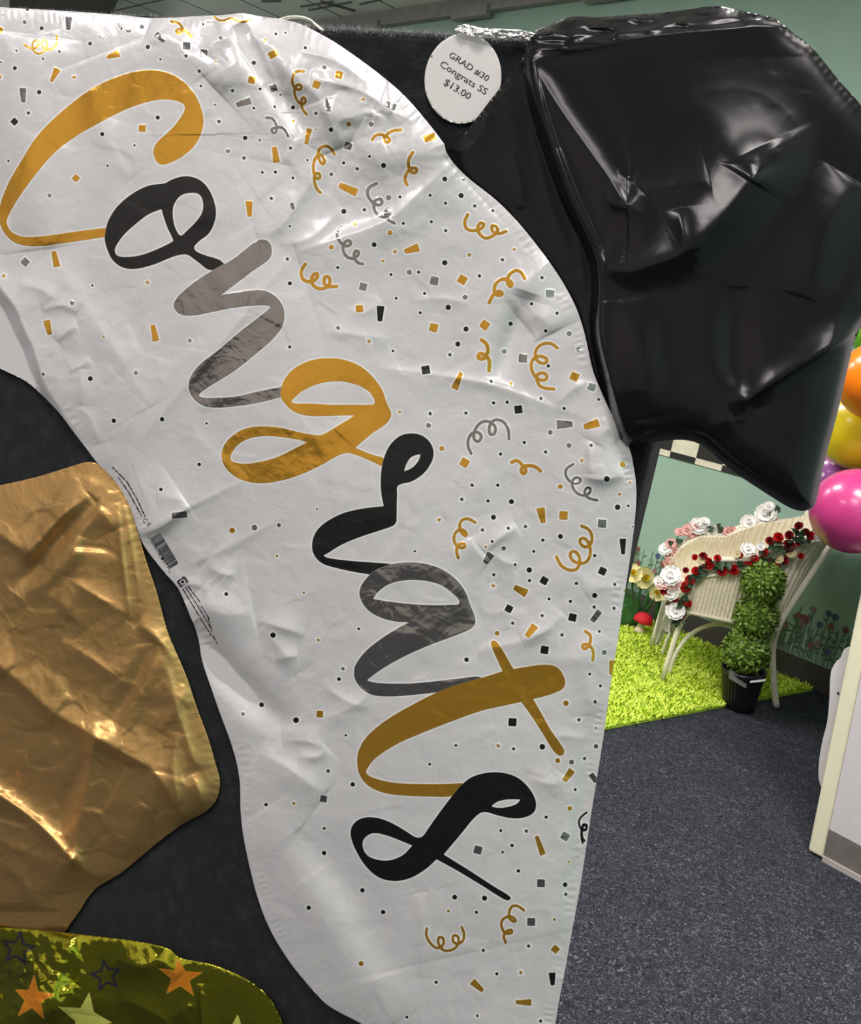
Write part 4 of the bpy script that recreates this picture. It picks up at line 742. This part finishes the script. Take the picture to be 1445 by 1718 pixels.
ang = rng.random(NB)*6.28; tilt = rng.uniform(.5, 1.35, NB); Lb = rng.uniform(.012, .032, NB); cl = np.sin(base[:, 0]*37+np.sin(base[:, 1]*29)*2)*np.sin(base[:, 1]*31+1.3*np.sin(base[:, 0]*23))
ang += cl*1.5; dirv = np.stack([np.cos(ang)*np.sin(tilt), np.sin(ang)*np.sin(tilt), np.cos(tilt)], -1); wd = np.stack([-np.sin(ang), np.cos(ang), 0*ang], -1)*.0032
mid = base+dirv*(Lb*.55)[:, None]+np.array([0, 0, .003]); tip = base+dirv*Lb[:, None]+np.outer(cl, [0, 0, .004])
V = np.stack([base-wd, base+wd, mid+wd*1.2, mid-wd*1.2, tip], 1).reshape(-1, 3); ids = np.arange(NB)[:, None]*5
fs = [tuple(q) for q in (ids+np.array([0, 1, 2, 3]))]+[tuple(q) for q in (ids+np.array([3, 2, 4]))]
mb = MB(); mb.v = [tuple(q) for q in V]; mb.f = [tuple(int(x) for x in q) for q in fs]; mb.mi = [0]*len(fs)
t = NT('lime grass pile'); nn = t.noise(26, 4, .6); t.set(base=t.ramp(nn, [(.32, (.42, .58, .03)), (.52, (.62, .78, .08)), (.70, (.80, .90, .20))]), rough=.7, spec=.2)
o = mb.build('pile', t.m, rug); o['kind'] = 'stuff'

# ------------------------------------------------------------------ wicker chair
CO = np.array([1.19, 3.90, 0.0]); CE = np.array([.995, -.1, 0]); CE /= np.linalg.norm(CE); CW = np.array([.1, .995, 0]); CW /= np.linalg.norm(CW)
def cp(e, w, z): return CO+CE*e+CW*w+Zv*z
M_WICK = simple('cream painted wicker', (.84, .77, .61), .55, .10, 60).m
M_CANE = simple('cream painted cane', (.84, .78, .63), .45, .06, 30).m
chair = empty('wicker_chair', cp(.26, .24, .012), 'cream wicker tub armchair draped with flower garlands on the grass rug', 'chair')
CWID = .48
rim_e = [-.02, -.01, .02, .095, .219, .328, .417, .50]; rim_z = [.40, .48, .555, .628, .655, .735, .79, .87]
def rimz(e): return float(np.interp(e, rim_e, rim_z))
# plan path: near arm front -> back -> far arm front, with lean-back of the rear
path = []
for i in range(70): path.append((i/69*.34-.02, 0.0, i/69*.34-.02))
for i in range(1, 31):
    q = i/30*math.pi/2; path.append((.32+.12*math.sin(q), .12-.12*math.cos(q), .34+i/30*.16))
for i in range(1, 15): path.append((.44, .12+(CWID-.24)/2*i/14, .50+.03*i/14))
path = path+[(e, CWID-w, s) for e, w, s in path[::-1][1:]]
mb = MB(); outer, inner, top_in, top_out = [], [], [], []
NR = 26
for side in (1, -1):
    rows = []
    for i in range(len(path)*4-3):
        f = i/4; k = min(int(f), len(path)-2); q = f-k; e, w, s = [path[k][j]*(1-q)+path[k+1][j]*q for j in range(3)]
        a = path[min(k+1, len(path)-1)]; b = path[max(k-1, 0)]; te = np.array([a[0]-b[0], a[1]-b[1]]); te /= np.linalg.norm(te)+1e-9; nr = np.array([te[1], -te[0]])
        rib = .0042*math.cos(2*math.pi*i/14.0) ; zt = rimz(s) if s <= .5 else .87+.16*math.sin((s-.5)/.03*math.pi/2)*.5
        lean = np.clip((s-.30)/.2, 0, 1)*.27
        col = []
        for j in range(NR):
            v = j/(NR-1); z = .365+(zt-.365)*v; off = side*.010+rib*(1 if j not in (0, NR-1) else 0)+.022*max(0, v-.72)/.28*side
            col.append(cp(e+(nr[0])*off+lean*(z-.33), w+nr[1]*off, z))
        rows.append(col)
    mb.grid(rows if side < 0 else [c_[::-1] for c_ in rows])
    (outer if side > 0 else inner).append(rows)
ro, ri_ = outer[0], inner[0]
mb.grid([[ro[i][-1], ro[i][-1]*.5+ri_[i][-1]*.5+Zv*.012, ri_[i][-1]] for i in range(len(ro))]); mb.grid([[ro[i][0], ri_[i][0]] for i in range(len(ro))])
for i in (0, -1): mb.grid([[ro[i][j], ri_[i][j]] for j in range(NR)])
o = mb.build('wicker_body', M_WICK, chair, fix=True)
def rimpt(f, side=.5, up=.0):
    i = int(np.clip(f, 0, 1)*(len(ro)-1)); return ro[i][-1]*side+ri_[i][-1]*(1-side)+Zv*up
mb = MB(); mb.tube([rimpt(i/90, 1.0, .004) for i in range(91)], .011, 8); mb.build('arm_rim', M_CANE, chair)
mb = MB(); mb.tube([cp(e, -.016, z) for e, z in [(.035, .37), (.03, .50), (.035, .525), (.06, .54), (.229, .612), (.339, .69)]], .007, 8); mb.tube([cp(-.0+.03+.40*i/8, -.016, .366) for i in range(9)], .008, 8); mb.build('panel_frame', M_CANE, chair)
mb = MB(); P = []
for i in range(25):
    row = []
    for j in range(17): u, v = i/24, j/16; row.append(cp(-.015+.44*u, .012+(CWID-.024)*v, .40+.025*math.sin(u*math.pi)**.5*math.sin(v*math.pi)**.5+.002*math.cos(u*75)))
    P.append(row)
mb.grid(P); mb.box(cp(.205, .24, .383), CE*.215, CW*.228, Zv*.018); mb.build('seat', M_WICK, chair, fix=True)
for w in (.0, CWID):
    mb = MB(); mb.tube([cp(e, w, z) for e, z in [(0.0, .012), (.004, .12), (.012, .26), (.026, .36), (.01, .44), (-.012, .5)]], .0125, 10); mb.build('leg', M_CANE, chair)
    pts = smooth_ring([(.522, .012), (.490, .10), (.447, .24), (.434, .31), (.437, .38), (.452, .45), (.49, .58), (.556, .79), (.60, .93)], 4, False)
    mb = MB(); mb.tube([cp(q[0], w+(.004 if w == 0 else -.004), q[1]) for q in pts], .0145, 10); mb.build('leg', M_CANE, chair)
    ww = .12 if w == 0 else CWID-.10
    pts = smooth_ring([(.045, .012), (.056, .125), (.10, .228), (.19, .298), (.303, .302), (.39, .235), (.425, .13), (.44, .012)], 5, False)
    mb = MB(); mb.tube([cp(q[0], ww, q[1]) for q in pts], .010, 10); mb.build('stretcher', M_CANE, chair)
P = [[cp(.452+.27*(z-.33)*1.0, .02+(CWID-.04)*j/12, z) for j in range(13)] for z in np.linspace(.37, .88, 12)]

# ------------------------------------------------------------------ garlands
def petal_flower(mb, c, ax, R, rings, mi, jit=.2):
    ax = np.array(ax, float); ax /= np.linalg.norm(ax); a = np.cross(ax, (.3, .2, .9)); a /= np.linalg.norm(a); b = np.cross(ax, a)
    for (np_, open_, ln, up) in rings:
        ph = random.random()*6.28
        for k in range(np_):
            q = ph+2*math.pi*k/np_+random.uniform(-jit, jit); d = math.cos(q)*a+math.sin(q)*b; s = -math.sin(q)*a+math.cos(q)*b; rows = []
            for i in range(5):
                u = i/4; rad = R*ln*(math.sin(u*math.pi/2*open_)); hh = R*up*(u**1.2)*(1.2-.55*u*open_); w = R*ln*.62*math.sin(math.pi*(.12+.80*u))**.8
                rows.append([c+d*(rad+abs(v)*-.12*R*u)+ax*(hh+.10*R*abs(v)*u)+s*w*v for v in (-1, -.5, 0, .5, 1)])
            mb.grid(rows, mi)
ROSE = [(3, .25, .5, .95), (4, .45, .8, .85), (5, .7, .95, .6), (5, .95, 1.0, .25)]; OPEN = [(3, .4, .6, .5), (5, .8, .95, .35), (5, 1.0, 1.1, .05)]
M_RED = simple('red silk petals', (.60, .010, .014), .6, .35, 60).m; M_DRED = simple('dark red silk petals', (.30, .006, .014), .6, .3, 60).m
M_WHT = simple('white silk petals', (.92, .90, .88), .6, .05, 60).m; M_PNK = simple('pale pink silk petals', (.85, .50, .47), .6, .14, 60).m
M_LEAF = simple('dark green silk leaves', (.035, .075, .035), .55, .4, 60).m; M_STEM = simple('green wire stem', (.06, .10, .04), .6).m; M_CRM = simple('cream silk petals', (.72, .62, .38), .6, .1, 60).m
def leaf(mb, c, d, L, w, n=(0, 0, 1), mi=0):
    d = np.array(d, float); d /= np.linalg.norm(d); s = np.cross(d, n); s /= np.linalg.norm(s)+1e-9; n = np.cross(s, d)
    mb.grid([[c+d*L*u+n*L*.35*(u-u*u)*1.3+s*w*v*math.sin(math.pi*min(1, .08+.92*u))+n*abs(v)*w*.3 for v in (-1, 0, 1)] for u in (0, .25, .5, .75, 1)], mi)
def poly_at(pts, f):
    P = np.array(pts); d = np.linalg.norm(np.diff(P, axis=0), axis=1); s = np.concatenate([[0], np.cumsum(d)]); t_ = f*s[-1]; return np.array([np.interp(t_, s, P[:, i]) for i in range(3)])
outw = -CW
def px_near(x, y, w=-.03): return onplane((x, y), CO+CW*w, CW)
def px_far(x, y, w=CWID+.0): return onplane((x, y), CO+CW*w, CW)
red_pts = [px_near(x, y) for x, y in [(1137, 1040), (1146, 1010), (1160, 985), (1170, 962), (1190, 945), (1215, 945), (1245, 950), (1275, 937), (1305, 918), (1335, 905), (1365, 890), (1395, 872)]]
g_red = empty('flower_garland', poly_at(red_pts, .5), 'red rose garland with dark leaves along the near arm of the wicker chair', 'garland', None)
mb = MB(); mb.tube([poly_at(red_pts, i/60) for i in range(61)], .003, 6); mb.build('stem', M_STEM, g_red)
def put_flower(name, x, y, R, mats, rings, parent, w=-.035, ax=None, far=False):
    c = px_far(x, y) if far else px_near(x, y, w); mb = MB(); petal_flower(mb, c, ax if ax is not None else (EYE-c)/np.linalg.norm(EYE-c)*.8+np.array([random.uniform(-.4, .4), random.uniform(-.3, .3), random.uniform(.0, .5)]), R, rings, 0)
    return mb.build(name, mats, parent)
for x, y, R in [(1116, 991, 8), (1131, 1005, 6), (1142, 1010, 7), (1151, 985, 9), (1158, 973, 8), (1168, 958, 7), (1151, 957, 5), (1180, 934, 7), (1187, 947, 11), (1204, 937, 6), (1212, 958, 8), (1231, 956, 9), (1166, 935, 5), (1254, 949, 9), (1266, 936, 7), (1241, 931, 6), (1282, 927, 8), (1291, 935, 6), (1292, 908, 7), (1306, 902, 8), (1325, 898, 7), (1324, 916, 10), (1341, 883, 7), (1352, 894, 7), (1362, 900, 7), (1340, 910, 6), (1316, 940, 7), (1344, 933, 5), (1302, 950, 6), (1141, 1034, 8), (1121, 1014, 4), (1155, 1013, 6)]:
    put_flower('red_rose', x, y, R/1500*3.95*1.15, [M_RED if random.random() < .7 else M_DRED], ROSE, g_red)
for k in range(75):
    f = random.random(); c = poly_at(red_pts, f)+np.array([0, 0, random.uniform(-.018, .018)])+outw*.006; mb = MB(); leaf(mb, c, (random.uniform(-1, 1), random.uniform(-.6, .1), random.uniform(-.8, .6)), random.uniform(.028, .05), .013, outw+np.array([0, 0, .4])); mb.build('leaf', M_LEAF, g_red)
wp_pts = [px_near(x, y, -.045) for x, y in [(1133, 1030), (1120, 1008), (1112, 985)]]+[px_far(x, y) for x, y in [(1116, 965), (1120, 945), (1128, 920), (1140, 897), (1160, 885), (1190, 892), (1225, 894), (1250, 884), (1285, 868), (1310, 858)]]
g_wp = empty('flower_garland', poly_at(wp_pts, .5), 'white and pink flower garland over the chair front and its far arm', 'garland', None)
mb = MB(); mb.tube([poly_at(wp_pts, i/60) for i in range(61)], .003, 6); mb.build('stem', M_STEM, g_wp)
for nm, mt, far, L in [('white_flower', M_WHT, False, [(1126, 966, 15), (1127, 993, 13), (1133, 1024, 14), (1106, 975, 8)]), ('pink_flower', M_PNK, False, [(1113, 978, 11), (1130, 978, 11)]), ('white_flower', M_WHT, True, [(1117, 921, 10), (1172, 883, 13), (1181, 877, 9), (1197, 897, 14), (1257, 877, 12), (1285, 862, 15), (1290, 850, 8), (1367, 865, 14)]),
                       ('pink_flower', M_PNK, True, [(1126, 912, 8), (1133, 925, 9), (1125, 938, 9), (1121, 944, 7), (1141, 893, 8), (1154, 889, 9), (1162, 893, 9), (1166, 883, 8), (1221, 893, 9), (1228, 891, 7), (1276, 881, 9), (1291, 873, 9), (1298, 869, 6)])]:
    for x, y, R in L: put_flower(nm, x, y, R/1500*(4.45 if far else 3.95)*1.15, [mt], OPEN, g_wp, -.05, None, far)
for x, y in [(1178, 888), (1184, 889), (1207, 885), (1211, 893), (1274, 868), (1300, 862), (1304, 860), (1133, 912), (1130, 916)]:
    c = px_far(x, y); mb = MB(); leaf(mb, c, (random.uniform(-1, 1), -.2, random.uniform(-.4, .8)), .045, .016, outw+np.array([0, 0, .4])); mb.build('leaf', M_LEAF, g_wp)
# white flowers and petals caught in the red garland
for x, y, R, mt, nm in [(1255, 922, 14, M_WHT, 'white_flower'), (1177, 940, 8, M_CRM, 'cream_flower'), (1277, 917, 8, M_WHT, 'white_flower'), (1308, 938, 9, M_CRM, 'cream_flower'), (1328, 928, 9, M_CRM, 'cream_flower'), (1237, 930, 7, M_CRM, 'cream_flower'), (1372, 902, 8, M_WHT, 'white_flower')]:
    put_flower(nm, x, y, R/1500*3.95*.9, [mt], OPEN, g_red, -.045)
# white ribbon bow hanging at the chair front
rb = empty('ribbon_bow', px_near(1128, 1035, -.02), 'white fabric ribbon hanging in tails from the front of the wicker chair', 'ribbon')
for q in [[(1121, 1020, 1136, 1030), (1113, 1036, 1134, 1046), (1112, 1052, 1128, 1058), (1120, 1062, 1134, 1062), (1128, 1062, 1128.5, 1068)], [(1112, 1005, 1126, 1012), (1109, 1022, 1122, 1032), (1104, 1048, 1116, 1056), (1100, 1066, 1112, 1072), (1098, 1080, 1104, 1084)], [(1126, 1018, 1140, 1024), (1127, 1034, 1139, 1040), (1126, 1050, 1134, 1056), (1125, 1065, 1127, 1068)]]:
    k = random.uniform(.05, .16); mb = MB(); rows = []
    for i, (x0, y0, x1, y1) in enumerate(q):
        A = np.array(onplane((x0, y0), CO+CW*k-CE*.03, CE*.6+CW*.8)); B = np.array(onplane((x1, y1), CO+CW*(k+.02)-CE*.03, CE*.6+CW*.8)); rows.append([A*(1-v)+B*v+np.array([-.012, -.02, 0])*math.sin(v*9+i)*.8 for v in np.linspace(0, 1, 9)])
    mb.grid(rows); o = mb.build('ribbon_tail', simple('white gauze', (.66, .66, .58), .7, .05).m, rb); s_ = o.modifiers.new('sub', 'SUBSURF'); s_.levels = s_.render_levels = 2

# ------------------------------------------------------------------ topiary
TB = onfloor(1238, 1196); TB[1] += .06; TB[0] += .02; TB[2] = 0
topi = empty('topiary_tree', TB, 'three-ball green topiary in a black ribbed pot beside the rug', 'topiary plant')
M_POT = NT('black ribbed plastic pot').set(base=(.010, .010, .011), rough=.28, spec=.5).m
lean = np.array([-.12, -.02, 1.0]); lean /= np.linalg.norm(lean)
mb = MB(); mb.lathe([(.060, .0), (.066, .004), (.074, .06), (.084, .12), (.091, .165), (.093, .178)], TB, 144, 0, lean, lambda j: .018*(1 if (j//2) % 2 else -1)); mb.lathe([(.094, .172), (.097, .176), (.097, .190), (.091, .192), (.086, .186), (.084, .160)], TB, 72, 0, lean); mb.build('pot', M_POT, topi, fix=True)
mb = MB(); mb.lathe([(.083, .158), (.06, .166), (.02, .170), (.001, .170)], TB, 24, 0, lean); mb.build('soil', simple('dark moss', (.035, .05, .015), .9, .5, 90).m, topi)
mb = MB(); mb.tube([TB+lean*.15, TB+lean*.45, TB+lean*.64], .009, 8); mb.build('trunk', simple('brown trunk', (.08, .05, .025), .8).m, topi)
t = NT('topiary leaf green'); t.set(base=t.ramp(t.noise(80, 3), [(.3, (.06, .12, .012)), (.5, (.16, .27, .035)), (.7, (.36, .48, .10))]), rough=.4, spec=.45); M_TOP = t.m
for (x, y, R) in [(1252, 1091, 44), (1269, 1034, 41), (1281, 978, 40)]:
    c = onplane((x, y), TB, (0, 1, 0)); R = R/1500*3.75*.86; mb = MB()
    for k in range(1100):
        z = 1-2*(k+.5)/1100; q = k*2.39996; d = np.array([math.sqrt(1-z*z)*math.cos(q), math.sqrt(1-z*z)*math.sin(q), z]); o_ = d*R*random.uniform(.80, 1.02)
        s = np.cross(d, rng.normal(size=3)); s /= np.linalg.norm(s); L = random.uniform(.015, .025); g = d*.75+s*.9; g /= np.linalg.norm(g); w = np.cross(g, d); w /= np.linalg.norm(w)+1e-9; w *= L*.36; p = c+o_
        mb.add([p, p+g*L*.5+w, p+g*L+d*.002, p+g*L*.5-w, p+g*L*.5+d*.002], [(0, 1, 4), (1, 2, 4), (2, 3, 4), (3, 0, 4)])
    mb.lathe([(.001, -R*.86)]+[(R*.86*math.cos(a), R*.86*math.sin(a)) for a in np.linspace(-1.4, 1.4, 11)]+[(.001, R*.86)], c, 20); mb.build('foliage_ball', M_TOP, topi)
mb = MB(); c = onplane((1238, 1139), TB+np.array([0, -.085, 0]), (0, 1, 0)); mb.box(c, np.array([.040, -.006, -.014]), np.array([.004, .02, .014]), np.array([0, .0008, -.0008])); mb.build('plant_tag', simple('clear grey tag', (.13, .145, .12), .3).m, topi, smooth=False)
c = onplane((1272, 1142.5), TB+np.array([0, -.112, 0]), (0, 1, 0)); mb = MB(); mb.box(c, np.array([.033, .004, .009]), np.array([.001, .002, .0048]), np.array([0, .0008, -.0004])); o = mb.build('price_strip', simple('white card', (.75, .75, .73), .5).m, topi, smooth=False)

# ------------------------------------------------------------------ toadstool and daffodils
MU = onfloor(1072, 1060, .02); sc = 4.75/1500
mush = empty('toadstool_ornament', MU, 'red-capped toadstool ornament with cream stem on the grass rug', 'toadstool')
mb = MB(); mb.lathe([(9*sc, 0), (8.4*sc, 3*sc), (6*sc, 9*sc), (5.4*sc, 14*sc), (5.6*sc, 21*sc)], MU, 24, 0, (.08, 0, 1)); mb.build('stem', simple('cream stem', (.68, .60, .38), .7).m, mush, fix=True)
mb = MB(); mb.lathe([(.001, 18.5*sc), (12*sc, 18*sc), (16*sc, 18.5*sc), (16.6*sc, 20.5*sc), (15.6*sc, 25*sc), (12.5*sc, 30*sc), (7.5*sc, 33.5*sc), (2.5*sc, 34.8*sc), (.001, 35*sc)], MU, 32, 0, (.12, 0, 1)); mb.build('cap', simple('red felt cap', (.55, .003, .012), .7, .05, 50).m, mush, fix=True)
M_YEL = simple('yellow petals', (.80, .62, .03), .5, .15, 50).m; M_PYEL = simple('pale yellow petals', (.82, .74, .36), .5, .1, 50).m; M_BLADE = simple('daffodil leaf green', (.03, .12, .035), .45, .5, 14).m
def daffodil(base, blooms, leaves, label):
    d = empty('daffodil', base, label, 'flower', None); base = np.array(base)
    for (hx, hy, R, ax) in blooms:
        c = onplane((hx, hy), base, (0, 1, 0)); mb = MB(); P = smooth_ring([tuple(base[[0, 2]]), tuple((base*.45+c*.55)[[0, 2]]+np.array([.01, 0])), tuple(c[[0, 2]])], 6, False); mb.tube([np.array([q[0], base[1]+.01, q[1]]) for q in P], .006, 8); mb.build('stem', M_BLADE, d)
        mb = MB(); petal_flower(mb, c, ax, R, [(6, 1.0, 1.15, .25)], 0, .08); mb.build('petals', M_PYEL, d)
        mb = MB(); petal_flower(mb, c+np.array(ax)*.006, ax, R*.62, [(7, .55, .8, .9), (5, .3, .5, .8)], 0, .1); mb.build('trumpet', M_YEL, d)
    for (x0, y0, x1, y1, w) in leaves:
        a = onplane((x0, y0), base, (0, 1, 0)); b = onplane((x1, y1), base+np.array([0, -.02, 0]), (0, 1, 0)); mb = MB(); rows = []
        for i in range(9):
            u = i/8; p = a*(1-u)+b*u+np.array([.012*math.sin(u*3), -.01*u, 0]); ww = w*sc*math.sin(math.pi*min(1, .28+.70*u))
            rows.append([p+np.array([ww*v, .35*ww*v*v, 0]) for v in (-1, -.5, 0, .5, 1)])
        mb.grid(rows); o = mb.build('leaf', M_BLADE, d); s_ = o.modifiers.new('thick', 'SOLIDIFY'); s_.thickness = .002
db = onfloor(1054, 1052, .015)
daffodil(db, [(1062, 962, 15*sc, (-.1, -.75, .4)), (1080, 969, 17*sc, (.25, -.8, .25))], [(1050, 1052, 1050, 985, 10), (1062, 1050, 1068, 992, 8), (1052, 1054, 1049, 1012, 14), (1066, 1052, 1088, 990, 6), (1060, 1050, 1098, 1000, 5), (1056, 1052, 1058, 990, 7), (1044, 1050, 1044, 1000, 10)], 'yellow daffodil with double bloom and broad green leaves beside the toadstool')
db2 = onfloor(1104, 1062, .015)
daffodil(db2, [(1104, 995, 13*sc, (-.4, -.7, .3))], [(1102, 1060, 1100, 1008, 6), (1110, 1062, 1106, 1010, 5), (1126, 1070, 1124, 1040, 9)], 'smaller yellow daffodil half hidden behind the front of the wicker chair')

# ------------------------------------------------------------------ latex balloons
def latex(x, y, rpx, depth, rgb, label, knot, dots=False):
    d = rays((x, y)); c = EYE+d*depth/(d@FWD); R = rpx/F*depth
    b = empty('latex_balloon', c, label, 'balloon', 'latex balloons in the column')
    ax = np.array(knot, float); ax /= np.linalg.norm(ax)
    prof = []
    for q in np.linspace(-math.pi/2, math.pi/2, 40):
        k = math.sin(q); prof.append((max(.001, R*math.cos(q)*(1-.04*k)), R*k*(1.06 if k < 0 else 1.10)+(R*.10*(k-.9)/.1 if k > .9 else 0)))
    t = NT('latex '+label.split()[0]); 
    if dots:
        vo = t.n('ShaderNodeTexVoronoi'); vo.inputs['Scale'].default_value = 38; vo.inputs['Randomness'].default_value = .35; t.l(t.coords(), vo.inputs['Vector'])
        lt = t.math('LESS_THAN', vo.outputs['Distance'], .30); base = t.mix(lt, rgb, (.85, .75, .85))
    else: base = rgb
    t.set(base=base, rough=.26, spec=.5, sub=.12, coat=.25, coatr=.12); t.p.inputs['Subsurface Radius'].default_value = (.02, .01, .01); t.p.inputs['Subsurface Scale'].default_value = .5
    mb = MB(); mb.lathe(prof, c, 56, 0, ax); mb.build('skin', t.m, b, fix=True)
    mb = MB(); e = c+ax*R*1.19; mb.lathe([(.004, -.012), (.006, -.002), (.004, .004), (.009, .010), (.010, .013)], e, 16, 0, ax); mb.build('knot', t.m, b, fix=True)
latex(1437, 857, 71, 2.72, (.52, .045, .20), 'pink latex balloon, the lowest of the column at the right edge', (.9, .3, .3))
latex(1404, 800, 45, 3.06, (.42, .13, .46), 'purple latex balloon with white polka dots tucked behind the pink one', (.9, .5, .2), True)
latex(1446, 720, 68, 2.90, (.95, .80, .02), 'yellow latex balloon between the orange and pink ones', (.9, .2, .1))
latex(1478, 640, 66, 2.66, (.85, .20, .005), 'orange latex balloon above the yellow one at the right edge', (.9, .2, 0))
latex(1500, 556, 64, 2.94, (.12, .40, .02), 'green latex balloon showing a sliver above the orange one', (.9, .2, -.2))

# ------------------------------------------------------------------ light: recessed ceiling panels and added upward fill lights, no daylight
def panel(x, y, power, sx=1.2, sy=.6, col=(1.0, .945, .925)):
    L = bpy.data.lights.new('panel_or_fill', 'AREA'); L.shape = 'RECTANGLE'; L.size = sx; L.size_y = sy; L.energy = power; L.color = col
    o = bpy.data.objects.new('panel_or_fill', L); COL.objects.link(o); o.location = (x, y, CZ-.03); o.rotation_euler = (0, 0, math.atan2(WV[1], WV[0]))
for x, y, p in [(-.45, -.35, 50), (-3.6, -.2, 70), (-1.1, 3.6, 75), (-3.0, 5.2, 90), (.75, 1.15, 120), (1.05, -2.2, 45), (-1.2, -1.45, 30), (.2, -4.2, 40)]:
    panel(x, y, p)
for x, y, p in [(-4.6, 6.3, 95), (-1.2, 3.2, 34)]:            # upward fill lights, added out of view to brighten the ceiling
    panel(x, y, p); u_ = COL.objects[-1]; u_.location.z = 2.9; u_.rotation_euler.x = math.pi
wd = bpy.data.worlds.new('world'); SC.world = wd; wd.use_nodes = True; wd.node_tree.nodes['Background'].inputs[0].default_value = (.5, .5, .5, 1); wd.node_tree.nodes['Background'].inputs[1].default_value = .05
SC.view_settings.exposure = 0.0
